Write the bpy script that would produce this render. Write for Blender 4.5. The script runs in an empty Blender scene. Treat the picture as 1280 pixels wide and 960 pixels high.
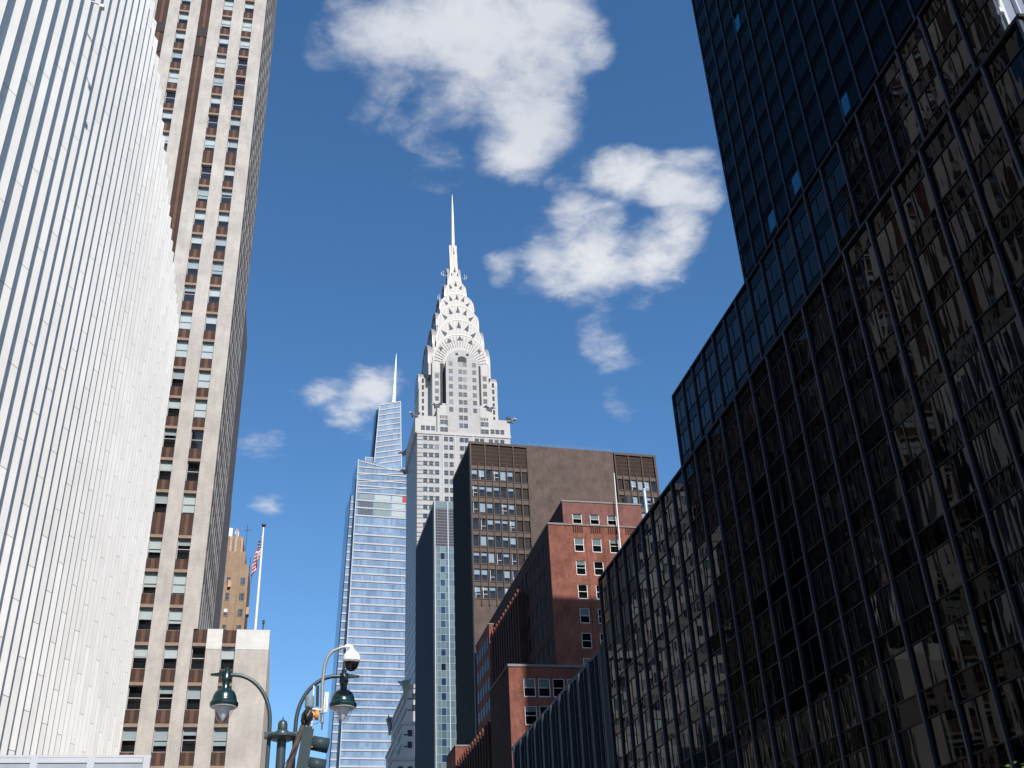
import bpy, math, random
from mathutils import Vector, Matrix
random.seed(7)
R = math.radians
SC = bpy.context.scene
COL = SC.collection

# ------------------------------------------------------------------ camera
# right / down / forward axes of the camera in world space (east-west street runs along +Y)
AX_R = Vector((0.97999014, 0.06382222, 0.1885366))
AX_D = Vector((-0.19461315, 0.50601548, 0.84028213))
M3 = ((0.97999014, -0.19461315, -0.04177377), (0.06382222, 0.50601548, -0.8601599), (0.1885366, 0.84028213, 0.50831083))
cam = bpy.data.cameras.new('camera')
co = bpy.data.objects.new('camera', cam); COL.objects.link(co)
EYE = Vector((0, 0, 1.7))
right = Vector((M3[0][0], M3[0][1], M3[0][2])); down = Vector((M3[1][0], M3[1][1], M3[1][2])); fwd = Vector((M3[2][0], M3[2][1], M3[2][2]))
mw = Matrix.Identity(4)
for i in range(3):
    mw[i][0] = right[i]; mw[i][1] = -down[i]; mw[i][2] = -fwd[i]; mw[i][3] = EYE[i]
co.matrix_world = mw
cam.sensor_width = 36; cam.lens = 36 * 1338.5 / 1280
cam.clip_start = 0.1; cam.clip_end = 6000
SC.camera = co

# ------------------------------------------------------------------ sun, sky, exposure
SUN_EL = 41.0
SUN_TAN = 0.178                      # sideways drift of the shadows per metre along the street
sdir = Vector((SUN_TAN, -1, 0)).normalized() * math.cos(R(SUN_EL)) + Vector((0, 0, math.sin(R(SUN_EL))))
sl = bpy.data.lights.new('sun', 'SUN'); sl.energy = 5.0; sl.angle = R(0.53); sl.color = (1.0, 0.955, 0.90)
so = bpy.data.objects.new('sun', sl); COL.objects.link(so)
so.rotation_euler = (-sdir).to_track_quat('-Z', 'Y').to_euler()
SC.view_settings.view_transform = 'Standard'; SC.view_settings.look = 'None'
SC.view_settings.exposure = 0.40; SC.view_settings.gamma = 1
SC.cycles.max_bounces = 6; SC.cycles.transparent_max_bounces = 10

W = bpy.data.worlds.new('World'); SC.world = W; W.use_nodes = True
nt = W.node_tree; nt.nodes.clear()
def wn(t, **k):
    n = nt.nodes.new(t)
    for a, b in k.items(): setattr(n, a, b)
    return n
def wmath(op, a, b=None, c=None, clamp=False):
    n = wn('ShaderNodeMath', operation=op); n.use_clamp = clamp
    for i, v in enumerate((a, b, c)):
        if v is None: continue
        if isinstance(v, (int, float)): n.inputs[i].default_value = v
        else: nt.links.new(v, n.inputs[i])
    return n.outputs[0]
sky = wn('ShaderNodeTexSky', sky_type='NISHITA', sun_disc=False)
sky.sun_elevation = R(SUN_EL); sky.sun_rotation = math.atan2(sdir.x, sdir.y)
sky.altitude = 0; sky.air_density = 1.0; sky.dust_density = 0.35; sky.ozone_density = 3.5
SKY_S = 0.105
bg = wn('ShaderNodeBackground'); bg.inputs[1].default_value = SKY_S
# deepen the blue a little (a polarised looking sky)
hs = wn('ShaderNodeHueSaturation'); hs.inputs['Saturation'].default_value = 1.19; hs.inputs['Value'].default_value = 1.16; hs.inputs['Hue'].default_value = .499
nt.links.new(sky.outputs[0], hs.inputs['Color'])
# clouds: one flat cloud layer far above, p = direction.xy / direction.z
tc = wn('ShaderNodeTexCoord'); sep = wn('ShaderNodeSeparateXYZ'); nt.links.new(tc.outputs['Generated'], sep.inputs[0])
zc = wmath('MAXIMUM', sep.outputs[2], 0.02)
cmb = wn('ShaderNodeCombineXYZ'); nt.links.new(wmath('DIVIDE', sep.outputs[0], zc), cmb.inputs[0]); nt.links.new(wmath('DIVIDE', sep.outputs[1], zc), cmb.inputs[1])
P = cmb.outputs[0]
def wnoise(scale, detail, rough, off=0.0):
    n = wn('ShaderNodeTexNoise', noise_dimensions='3D'); n.inputs['Scale'].default_value = scale; n.inputs['Detail'].default_value = detail
    n.inputs['Roughness'].default_value = rough
    m = wn('ShaderNodeVectorMath', operation='ADD'); m.inputs[1].default_value = (off, off * .7, off * .3)
    nt.links.new(P, m.inputs[0]); nt.links.new(m.outputs[0], n.inputs['Vector'])
    return n
warp = wnoise(5.0, 3, .55, 3.1)
wv = wn('ShaderNodeVectorMath', operation='SUBTRACT'); wv.inputs[1].default_value = (.5, .5, .5); nt.links.new(warp.outputs['Color'], wv.inputs[0])
ws = wn('ShaderNodeVectorMath', operation='SCALE'); ws.inputs['Scale'].default_value = 0.10; nt.links.new(wv.outputs[0], ws.inputs[0])
wa = wn('ShaderNodeVectorMath', operation='ADD'); nt.links.new(P, wa.inputs[0]); nt.links.new(ws.outputs[0], wa.inputs[1])
PW = wa.outputs[0]
def ray(u, v):
    return (right * (u - 640) + down * (v - 480) + fwd * 1338.5).normalized()
def lay(u, v):
    d = ray(u, v); return Vector((d.x / d.z, d.y / d.z))
# each lump of cloud: where it floats (given by its bearing), its half sizes, its thickness
LUMPS = [(500, 45, 85, 55, 1.0), (590, 40, 100, 75, 1.15), (675, 35, 72, 68, 1.0), (655, 125, 70, 75, 1.05), (640, 190, 55, 42, .85), (565, 110, 66, 55, .85),
         (735, 40, 34, 48, .75), (520, 165, 46, 55, .38), (550, 200, 40, 34, .36), (438, 28, 34, 40, .6), (480, 100, 40, 34, .55), (600, -60, 130, 60, 1.0),
         (640, 338, 30, 24, .62), (690, 335, 50, 42, .72), (750, 328, 66, 48, .8), (822, 322, 46, 44, .72), (775, 222, 44, 36, .85), (732, 272, 46, 50, .78),
         (838, 242, 46, 26, .78), (878, 256, 30, 15, .62), (852, 292, 34, 44, .62), (768, 436, 34, 32, .55), (806, 375, 26, 20, .4), (760, 404, 30, 24, .34),
         (770, 506, 22, 20, .5), (402, 498, 36, 20, .62), (440, 520, 44, 30, .72), (470, 490, 34, 32, .78), (455, 545, 40, 14, .34), (326, 556, 36, 20, .24),
         (338, 630, 26, 16, .16), (395, 60, 26, 36, .28), (860, 205, 40, 18, .36), (690, 230, 60, 22, .28), (540, 210, 60, 30, .34), (470, 140, 40, 40, .36)]
field = None
for (u, v, ru, rv, wgt) in LUMPS:
    c = lay(u, v); a = lay(u + ru, v) - c; b = lay(u, v + rv) - c
    det = a.x * b.y - a.y * b.x
    # rows of the inverse of [a b]
    dv = wn('ShaderNodeVectorMath', operation='SUBTRACT'); nt.links.new(PW, dv.inputs[0]); dv.inputs[1].default_value = (c.x, c.y, 0)
    d1 = wn('ShaderNodeVectorMath', operation='DOT_PRODUCT'); nt.links.new(dv.outputs[0], d1.inputs[0]); d1.inputs[1].default_value = (b.y / det, -b.x / det, 0)
    d2 = wn('ShaderNodeVectorMath', operation='DOT_PRODUCT'); nt.links.new(dv.outputs[0], d2.inputs[0]); d2.inputs[1].default_value = (-a.y / det, a.x / det, 0)
    q = wmath('MULTIPLY_ADD', d1.outputs['Value'], d1.outputs['Value'], wmath('MULTIPLY', d2.outputs['Value'], d2.outputs['Value']))
    f = wmath('MULTIPLY_ADD', q, -(.35 + wgt * .45), -.12 + wgt * 1.22)
    field = f if field is None else wmath('SMOOTH_MAX', field, f, .4)
field = wmath('MAXIMUM', field, -0.75)
n1 = wnoise(7.0, 10, .58, 0.7); n2 = wnoise(26.0, 8, .66, 5.3); n1.inputs['Distortion'].default_value = .25; n2.inputs['Distortion'].default_value = .5
fb = wmath('MULTIPLY_ADD', n1.outputs['Fac'], 2.6, wmath('MULTIPLY_ADD', n2.outputs['Fac'], 1.0, -1.70))
dens = wmath('ADD', field, fb)
mr = wn('ShaderNodeMapRange', interpolation_type='SMOOTHSTEP'); mr.inputs['From Min'].default_value = -0.10; mr.inputs['From Max'].default_value = 1.30
nt.links.new(dens, mr.inputs['Value'])
mask = wmath('POWER', mr.outputs[0], 1.15)
mask = wmath('MULTIPLY', mask, 0.92)
# light and grey lumps inside the cloud
n3 = wnoise(3.2, 6, .5, 9.2)
cr = wn('ShaderNodeMapRange'); cr.inputs['From Min'].default_value = 0.35; cr.inputs['From Max'].default_value = 0.68; nt.links.new(n3.outputs['Fac'], cr.inputs['Value'])
ccol = wn('ShaderNodeMix', data_type='RGBA'); nt.links.new(cr.outputs[0], ccol.inputs['Factor'])
ccol.inputs['A'].default_value = (.60, .63, .69, 1); ccol.inputs['B'].default_value = (.75, .76, .78, 1)
bgc = wn('ShaderNodeBackground'); bgc.inputs[1].default_value = 0.86; nt.links.new(ccol.outputs['Result'], bgc.inputs[0])
nt.links.new(hs.outputs[0], bg.inputs[0])
mx = wn('ShaderNodeMixShader'); nt.links.new(mask, mx.inputs[0]); nt.links.new(bg.outputs[0], mx.inputs[1]); nt.links.new(bgc.outputs[0], mx.inputs[2])
wo = wn('ShaderNodeOutputWorld'); nt.links.new(mx.outputs[0], wo.inputs[0])

# ------------------------------------------------------------------ materials
MATS = {}
class Mat:
    def __init__(s, name):
        s.m = bpy.data.materials.new(name); s.m.use_nodes = True; s.t = s.m.node_tree; s.b = s.t.nodes['Principled BSDF']; s.out = s.t.nodes['Material Output']
        s.tc = None
    def n(s, t, **k):
        x = s.t.nodes.new(t)
        for a, b in k.items(): setattr(x, a, b)
        return x
    def l(s, a, b): s.t.links.new(a, b)
    def obj(s):
        if not s.tc: s.tc = s.n('ShaderNodeTexCoord')
        return s.tc.outputs['Object']
    def noise(s, scale, detail=4, rough=.55, vec=None, sc3=None):
        n = s.n('ShaderNodeTexNoise'); n.inputs['Scale'].default_value = scale; n.inputs['Detail'].default_value = detail; n.inputs['Roughness'].default_value = rough
        v = vec or s.obj()
        if sc3:
            mp = s.n('ShaderNodeMapping'); mp.inputs['Scale'].default_value = sc3; s.l(v, mp.inputs['Vector']); v = mp.outputs[0]
        s.l(v, n.inputs['Vector']); return n.outputs['Fac']
    def ramp(s, fac, stops):
        r = s.n('ShaderNodeValToRGB'); el = r.color_ramp.elements
        while len(el) < len(stops): el.new(.5)
        for e, (p, c) in zip(el, stops): e.position = p; e.color = (*c, 1)
        s.l(fac, r.inputs[0]); return r.outputs[0]
    def mix(s, fac, a, b, mode='MIX'):
        x = s.n('ShaderNodeMix', data_type='RGBA', blend_type=mode)
        for v, i in ((fac, 'Factor'), (a, 'A'), (b, 'B')):
            if isinstance(v, tuple): x.inputs[i].default_value = (*v, 1)
            elif isinstance(v, (int, float)): x.inputs[i].default_value = v
            else: s.l(v, x.inputs[i])
        return x.outputs['Result']
    def bump(s, h, strength=.3, dist=.02):
        b = s.n('ShaderNodeBump'); b.inputs['Strength'].default_value = strength; b.inputs['Distance'].default_value = dist
        s.l(h, b.inputs['Height']); s.l(b.outputs[0], s.b.inputs['Normal'])
    def col(s, c): s.l(c, s.b.inputs['Base Color'])

def scl(c, k): return tuple(min(1, x * k) for x in c)
def plain(name, c, rough=.7, var=.18, scale=.6, metal=0, bump=0, spec=None, island=0.0):
    """weathered single colour: large soft stains plus fine grain"""
    if name in MATS: return MATS[name]
    if spec is None: spec = .5 if rough < .45 or metal else .14
    M = Mat(name)
    f = M.noise(scale, 6, .6); g = M.noise(scale * 14, 3, .6)
    mxn = M.n('ShaderNodeMath', operation='MULTIPLY_ADD'); mxn.inputs[1].default_value = .35; M.l(g, mxn.inputs[0]); M.l(f, mxn.inputs[2])
    c1 = M.ramp(mxn.outputs[0], [(.42, scl(c, 1 - var)), (.9, scl(c, 1 + var * .6))])
    if island:
        ge = M.n('ShaderNodeNewGeometry'); r = M.ramp(ge.outputs['Random Per Island'], [(0, (1 - island,) * 3), (1, (1, 1, 1))])
        c1 = M.mix(1.0, c1, r, 'MULTIPLY')
    M.col(c1)
    M.b.inputs['Roughness'].default_value = rough; M.b.inputs['Metallic'].default_value = metal; M.b.inputs['Specular IOR Level'].default_value = spec
    if bump: M.bump(g, bump, .02)
    MATS[name] = M.m; return M.m
def brick(name, c1, c2, mortar, bw=.2, bh=.067, rough=.85, stain=.25, mort=.012, bias=0.0):
    if name in MATS: return MATS[name]
    M = Mat(name); sp = M.n('ShaderNodeSeparateXYZ'); M.l(M.obj(), sp.inputs[0])
    ad = M.n('ShaderNodeMath', operation='ADD'); M.l(sp.outputs[0], ad.inputs[0]); M.l(sp.outputs[1], ad.inputs[1])
    cb = M.n('ShaderNodeCombineXYZ'); M.l(ad.outputs[0], cb.inputs[0]); M.l(sp.outputs[2], cb.inputs[1])
    b = M.n('ShaderNodeTexBrick'); b.inputs['Scale'].default_value = 1; b.inputs['Brick Width'].default_value = bw; b.inputs['Row Height'].default_value = bh
    b.inputs['Mortar Size'].default_value = mort; b.inputs['Color1'].default_value = (*c1, 1); b.inputs['Color2'].default_value = (*c2, 1); b.inputs['Mortar'].default_value = (*mortar, 1)
    b.inputs['Bias'].default_value = bias
    M.l(cb.outputs[0], b.inputs['Vector'])
    f = M.noise(.35, 7, .65); g = M.noise(2.2, 5, .6, sc3=(1, 1, .25))
    mm = M.n('ShaderNodeMath', operation='MULTIPLY_ADD'); mm.inputs[1].default_value = .6; M.l(g, mm.inputs[0]); M.l(f, mm.inputs[2])
    st = M.ramp(mm.outputs[0], [(.5, (1 - stain,) * 3), (1.0, (1 + stain * .3,) * 3)])
    M.col(M.mix(1.0, b.outputs['Color'], st, 'MULTIPLY'))
    M.b.inputs['Roughness'].default_value = rough; M.b.inputs['Specular IOR Level'].default_value = .10
    M.bump(b.outputs['Fac'], -.3, .01)
    MATS[name] = M.m; return M.m
def see_glass(name, tint=(.75, .85, .85), refl=1.52, dens=.35):
    """window pane you can look through: mirror by Fresnel, else a tinted view of what stands behind"""
    if name in MATS: return MATS[name]
    M = Mat(name); M.t.nodes.remove(M.b)
    tr = M.n('ShaderNodeBsdfTransparent'); tr.inputs[0].default_value = (*scl(tint, 1), 1)
    gl = M.n('ShaderNodeBsdfGlossy'); gl.inputs['Roughness'].default_value = .02; gl.inputs[0].default_value = (1, 1, 1, 1)
    f0 = ((refl - 1) / (refl + 1)) ** 2; lw = M.n('ShaderNodeLayerWeight'); lw.inputs['Blend'].default_value = .5
    pw = M.n('ShaderNodeMath', operation='POWER'); pw.inputs[1].default_value = 5; M.l(lw.outputs['Facing'], pw.inputs[0])
    fr = M.n('ShaderNodeMath', operation='MULTIPLY_ADD'); fr.inputs[1].default_value = 1 - f0; fr.inputs[2].default_value = f0; M.l(pw.outputs[0], fr.inputs[0])
    bp = M.n('ShaderNodeBump'); bp.inputs['Strength'].default_value = .12; bp.inputs['Distance'].default_value = .02; M.l(M.noise(.9, 2, .5), bp.inputs['Height']); M.l(bp.outputs[0], gl.inputs['Normal'])
    mx = M.n('ShaderNodeMixShader'); M.l(fr.outputs[0], mx.inputs[0]); M.l(tr.outputs[0], mx.inputs[1]); M.l(gl.outputs[0], mx.inputs[2]); M.l(mx.outputs[0], M.out.inputs[0])
    MATS[name] = M.m; return M.m
def dark_glass(name, c=(.004, .005, .007), ior=1.6, wob=.35, sc3=(1, 1, .45), wscale=.9, rough=.015, var=None, dist=.05):
    """tinted facade glass: dark body, mirror coat that is never quite flat"""
    if name in MATS: return MATS[name]
    M = Mat(name)
    if var:
        oi = M.n('ShaderNodeObjectInfo'); ge = M.n('ShaderNodeNewGeometry'); ad = M.n('ShaderNodeMath', operation='ADD'); M.l(oi.outputs['Random'], ad.inputs[0]); M.l(ge.outputs['Random Per Island'], ad.inputs[1])
        fr = M.n('ShaderNodeMath', operation='FRACT'); M.l(ad.outputs[0], fr.inputs[0])
        M.col(M.ramp(fr.outputs[0], var))
        for e in M.t.nodes:
            if e.type == 'VALTORGB': e.color_ramp.interpolation = 'CONSTANT'
    else: M.b.inputs['Base Color'].default_value = (*c, 1)
    M.b.inputs['Roughness'].default_value = rough; M.b.inputs['IOR'].default_value = ior
    if 'black' in name: M.b.inputs['Specular Tint'].default_value = (.74, .86, 1.0, 1)
    h = M.noise(wscale, 2, .45, sc3=sc3); M.bump(h, wob, dist)
    MATS[name] = M.m; return M.m

# ------------------------------------------------------------------ mesh builder
class MB:
    def __init__(s, off=(0, 0, 0)): s.v = []; s.f = []; s.mi = []; s.sm = []; s.k = 0; s.o = Vector(off); s.smooth = False
    def add(s, vs, fs):
        b = len(s.v); s.v += [tuple(Vector(p) - s.o) for p in vs]
        for f in fs: s.f.append([b + i for i in f]); s.mi.append(s.k); s.sm.append(s.smooth)
    def box(s, x0, x1, y0, y1, z0, z1):
        s.add([(x0, y0, z0), (x1, y0, z0), (x1, y1, z0), (x0, y1, z0), (x0, y0, z1), (x1, y0, z1), (x1, y1, z1), (x0, y1, z1)],
              [(0, 3, 2, 1), (4, 5, 6, 7), (0, 1, 5, 4), (1, 2, 6, 5), (2, 3, 7, 6), (3, 0, 4, 7)])
    def quad(s, *p): s.add(p, [tuple(range(len(p)))])
    def prism(s, pts, ext):
        """closed outline pts (3D, planar) swept by vector ext"""
        n = len(pts); e = Vector(ext); a = [Vector(p) for p in pts]
        fs = [tuple(reversed(range(n))), tuple(range(n, 2 * n))] + [(i, (i + 1) % n, n + (i + 1) % n, n + i) for i in range(n)]
        s.add(a + [p + e for p in a], fs)
    def tube(s, path, rad, n=10, cap=True):
        path = [Vector(p) for p in path]; rad = rad if isinstance(rad, (list, tuple)) else [rad] * len(path)
        vs = []; prev = None
        for i, p in enumerate(path):
            t = (path[min(i + 1, len(path) - 1)] - path[max(i - 1, 0)]).normalized()
            if prev is None: a = t.cross(Vector((0, 0, 1)) if abs(t.z) < .9 else Vector((0, 1, 0))).normalized()
            else: a = (prev - t * prev.dot(t)).normalized()
            prev = a; b = t.cross(a)
            vs += [p + (a * math.cos(2 * math.pi * j / n) + b * math.sin(2 * math.pi * j / n)) * rad[i] for j in range(n)]
        fs = [(i * n + j, i * n + (j + 1) % n, (i + 1) * n + (j + 1) % n, (i + 1) * n + j) for i in range(len(path) - 1) for j in range(n)]
        if cap: fs += [tuple(reversed(range(n))), tuple(range((len(path) - 1) * n, len(path) * n))]
        o = s.smooth; s.smooth = True; s.add(vs, fs); s.smooth = o
    def lathe(s, c, prof, n=24, axis=None):
        """profile [(r, h)] about an upright axis at c"""
        c = Vector(c); s.tube_prof = None
        vs = []; 
        for (r, h) in prof: vs += [c + Vector((r * math.cos(2 * math.pi * j / n), r * math.sin(2 * math.pi * j / n), h)) for j in range(n)]
        fs = [(i * n + j, i * n + (j + 1) % n, (i + 1) * n + (j + 1) % n, (i + 1) * n + j) for i in range(len(prof) - 1) for j in range(n)]
        fs += [tuple(reversed(range(n))), tuple(range((len(prof) - 1) * n, len(prof) * n))]
        o = s.smooth; s.smooth = True; s.add(vs, fs); s.smooth = o
    def mesh(s, name, mats):
        me = bpy.data.meshes.new(name); me.from_pydata(s.v, [], s.f)
        for m in (mats if isinstance(mats, (list, tuple)) else [mats]): me.materials.append(m)
        me.polygons.foreach_set('material_index', s.mi); me.polygons.foreach_set('use_smooth', s.sm); me.update()
        if any(s.sm): me.set_sharp_from_angle(angle=R(38))
        return me
    def build(s, name, mats, parent=None, kind=None, label=None):
        return link(name, s.mesh(name, mats), parent, kind=kind, label=label)
def link(name, me, parent=None, loc=(0, 0, 0), kind=None, label=None, rz=0):
    o = bpy.data.objects.new(name, me); COL.objects.link(o); o.location = loc
    if rz: o.rotation_euler.z = rz
    if parent: o.parent = parent
    if kind: o['kind'] = kind
    if label: o['label'] = label
    return o
def thing(name, label, cat, loc=(0, 0, 0), yaw=0, group=None):
    o = bpy.data.objects.new(name, None); COL.objects.link(o); o.location = loc; o.rotation_euler = (0, 0, yaw); o['label'] = label; o['category'] = cat
    if group: o['group'] = group
    return o
def tag(o, label, cat, group=None):
    o['label'] = label; o['category'] = cat
    if group: o['group'] = group
    return o
def bx(name, mat, parent, *d, label=None):
    m = MB(); m.box(*d); return m.build(name, mat, parent, label=label)

# ------------------------------------------------------------------ ground
asphalt = plain('asphalt', (.05, .05, .052), .9, .25, .5, bump=.3)
concrete = plain('pavement concrete', (.30, .29, .27), .9, .2, .8, bump=.2)
kerbstone = plain('kerb granite', (.36, .35, .34), .8, .2, 2)
roadpaint = plain('road paint', (.75, .75, .72), .7, .15, 3)
def struct(name, mb, m): o = mb.build(name, m); o['kind'] = 'structure'; return o
g = MB(); g.quad((-2500, -2500, 0), (2500, -2500, 0), (2500, 2500, 0), (-2500, 2500, 0)); struct('ground', g, plain('city ground', (.12, .12, .115), .95, .3, .05))
g = MB(); g.quad((2.2, -200, .004), (23.2, -200, .004), (23.2, 900, .004), (2.2, 900, .004)); struct('road', g, asphalt)
g = MB(); g.box(-13, 2.0, -200, 900, .002, .14); struct('pavement', g, concrete)
g = MB(); g.box(23.4, 27.4, -200, 900, .002, .14); struct('pavement', g, concrete)
g = MB(); g.box(2.0, 2.2, -200, 900, .002, .145); struct('kerb', g, kerbstone)
g = MB(); g.box(23.2, 23.4, -200, 900, .002, .145); struct('kerb', g, kerbstone)
g = MB()
for i in range(60): g.quad((7.4, -60 + i * 9, .009), (7.55, -60 + i * 9, .009), (7.55, -57 + i * 9, .009), (7.4, -57 + i * 9, .009)); g.quad((17.9, -60 + i * 9, .009), (18.05, -60 + i * 9, .009), (18.05, -57 + i * 9, .009), (17.9, -57 + i * 9, .009))
g.quad((12.5, -60, .009), (12.62, -60, .009), (12.62, 400, .009), (12.5, 400, .009)); g.quad((12.8, -60, .009), (12.92, -60, .009), (12.92, 400, .009), (12.8, 400, .009))
struct('road_markings', g, roadpaint)

# common
interior = plain('dark room', (.012, .012, .013), .9, .3, 1)
glass_win = see_glass('window pane', (.84, .87, .87), 1.7)
alu = plain('grey window frame', (.36, .35, .36), .5, .1, 4)
whitefr = plain('white window frame', (.72, .72, .72), .5, .08, 4)
blindm = plain('pale roller blind', (.50, .54, .54), .8, .06, 2)
blindg = plain('grey green roller blind', (.36, .40, .42), .8, .08, 2)

# ================================================================== WHITE FINNED BUILDING (left)
def white_building():
    root = thing('finned_building', 'white building on the left wrapped in tall slanted white panel fins with dark gaps', 'building', (-12.15, 88.5, 0), R(1.39))
    H = 59.6
    wpan = plain('white fin panel', (.85, .825, .785), .5, .09, .35, island=.10)
    back = plain('blue grey backing', (.10, .12, .125), .45, .2, .6)
    m = MB(); m.box(-34, -1.1, -112, -.12, 0, H - .5); m.build('wall', plain('white end wall', (.55, .55, .55), .7), root)
    m = MB(); m.box(-1.09, -.9, -112, -.14, 0, H - .45); m.build('glass_wall', dark_glass('blue grey back glass', (.01, .012, .014), 1.15, .15, rough=.3), root)
    edgem = plain('fin shadow line', (.30, .31, .32), .5, .1, 1)  # grey strip painting a shadow line along each fin's outer edge
    rnd = random.Random(3)
    for k in range(70):
        y = -1.58 * (k + 1) + .9
        m = MB(); a = Vector((-.42, y, 0)); b = Vector((0, y + .80, 0)); t = (b - a).normalized(); nrm = Vector((-t.y, t.x, 0)) * .07
        pl = 5.6; z = -((k * 2.05) % pl)
        while z < H:
            z0 = max(0, z); z1 = min(H, z + pl - .03)
            if z1 - z0 > .05:
                m.prism([a + Vector((0, 0, z0)), b + Vector((0, 0, z0)), b + nrm + Vector((0, 0, z0)), a + nrm + Vector((0, 0, z0))], (0, 0, z1 - z0))
                m.k = 1; m.box(-.012, .008, y + .80, y + .835, z0, z1); m.k = 0
            z += pl
        m.build('fin', [wpan, edgem], root)
        m = MB(); m.box(-.89, -.62 - (k % 3) * .04, y + .98, y + 1.08, 0, H - .4); m.build('mullion', back, root)
    m = MB(); m.box(-33, -.86, -112, -.2, H - .44, H - .3); m.build('roof', plain('roof gravel', (.3, .3, .3)), root)
    # little flood light on an arm
    m = MB(); m.tube([(-.1, -51.9, 43.1), (.2, -51.75, 43.2), (.42, -51.7, 43.1)], .04, 8); m.box(.34, .54, -51.82, -51.58, 42.95, 43.12)
    m.build('floodlight', plain('white lamp housing', (.7, .7, .7), .5), root)
white_building()

# ================================================================== STRIPED BRICK TOWER (left, behind the fins)
def window_unit(w, h, depth=.05, fr=.05, rail=True, mid=False):
    f = MB(); f.box(0, fr, 0, depth, 0, h); f.box(w - fr, w, 0, depth, 0, h); f.box(fr, w - fr, 0, depth, 0, fr * 1.3); f.box(fr, w - fr, 0, depth, h - fr, h)
    if rail: f.box(fr, w - fr, .004, depth - .004, h * .5 - .03, h * .5 + .03)
    if mid: f.box(w / 2 - .03, w / 2 + .03, .006, depth - .006, fr, h - fr)
    p = MB(); p.quad((fr, depth * .5, fr), (w - fr, depth * .5, fr), (w - fr, depth * .5, h - fr), (fr, depth * .5, h - fr))
    return f, p
def blind_mesh(w, h, drop):
    b = MB(); b.box(.05, w - .05, .10, .115, h * (1 - drop), h - .04); return b

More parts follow.
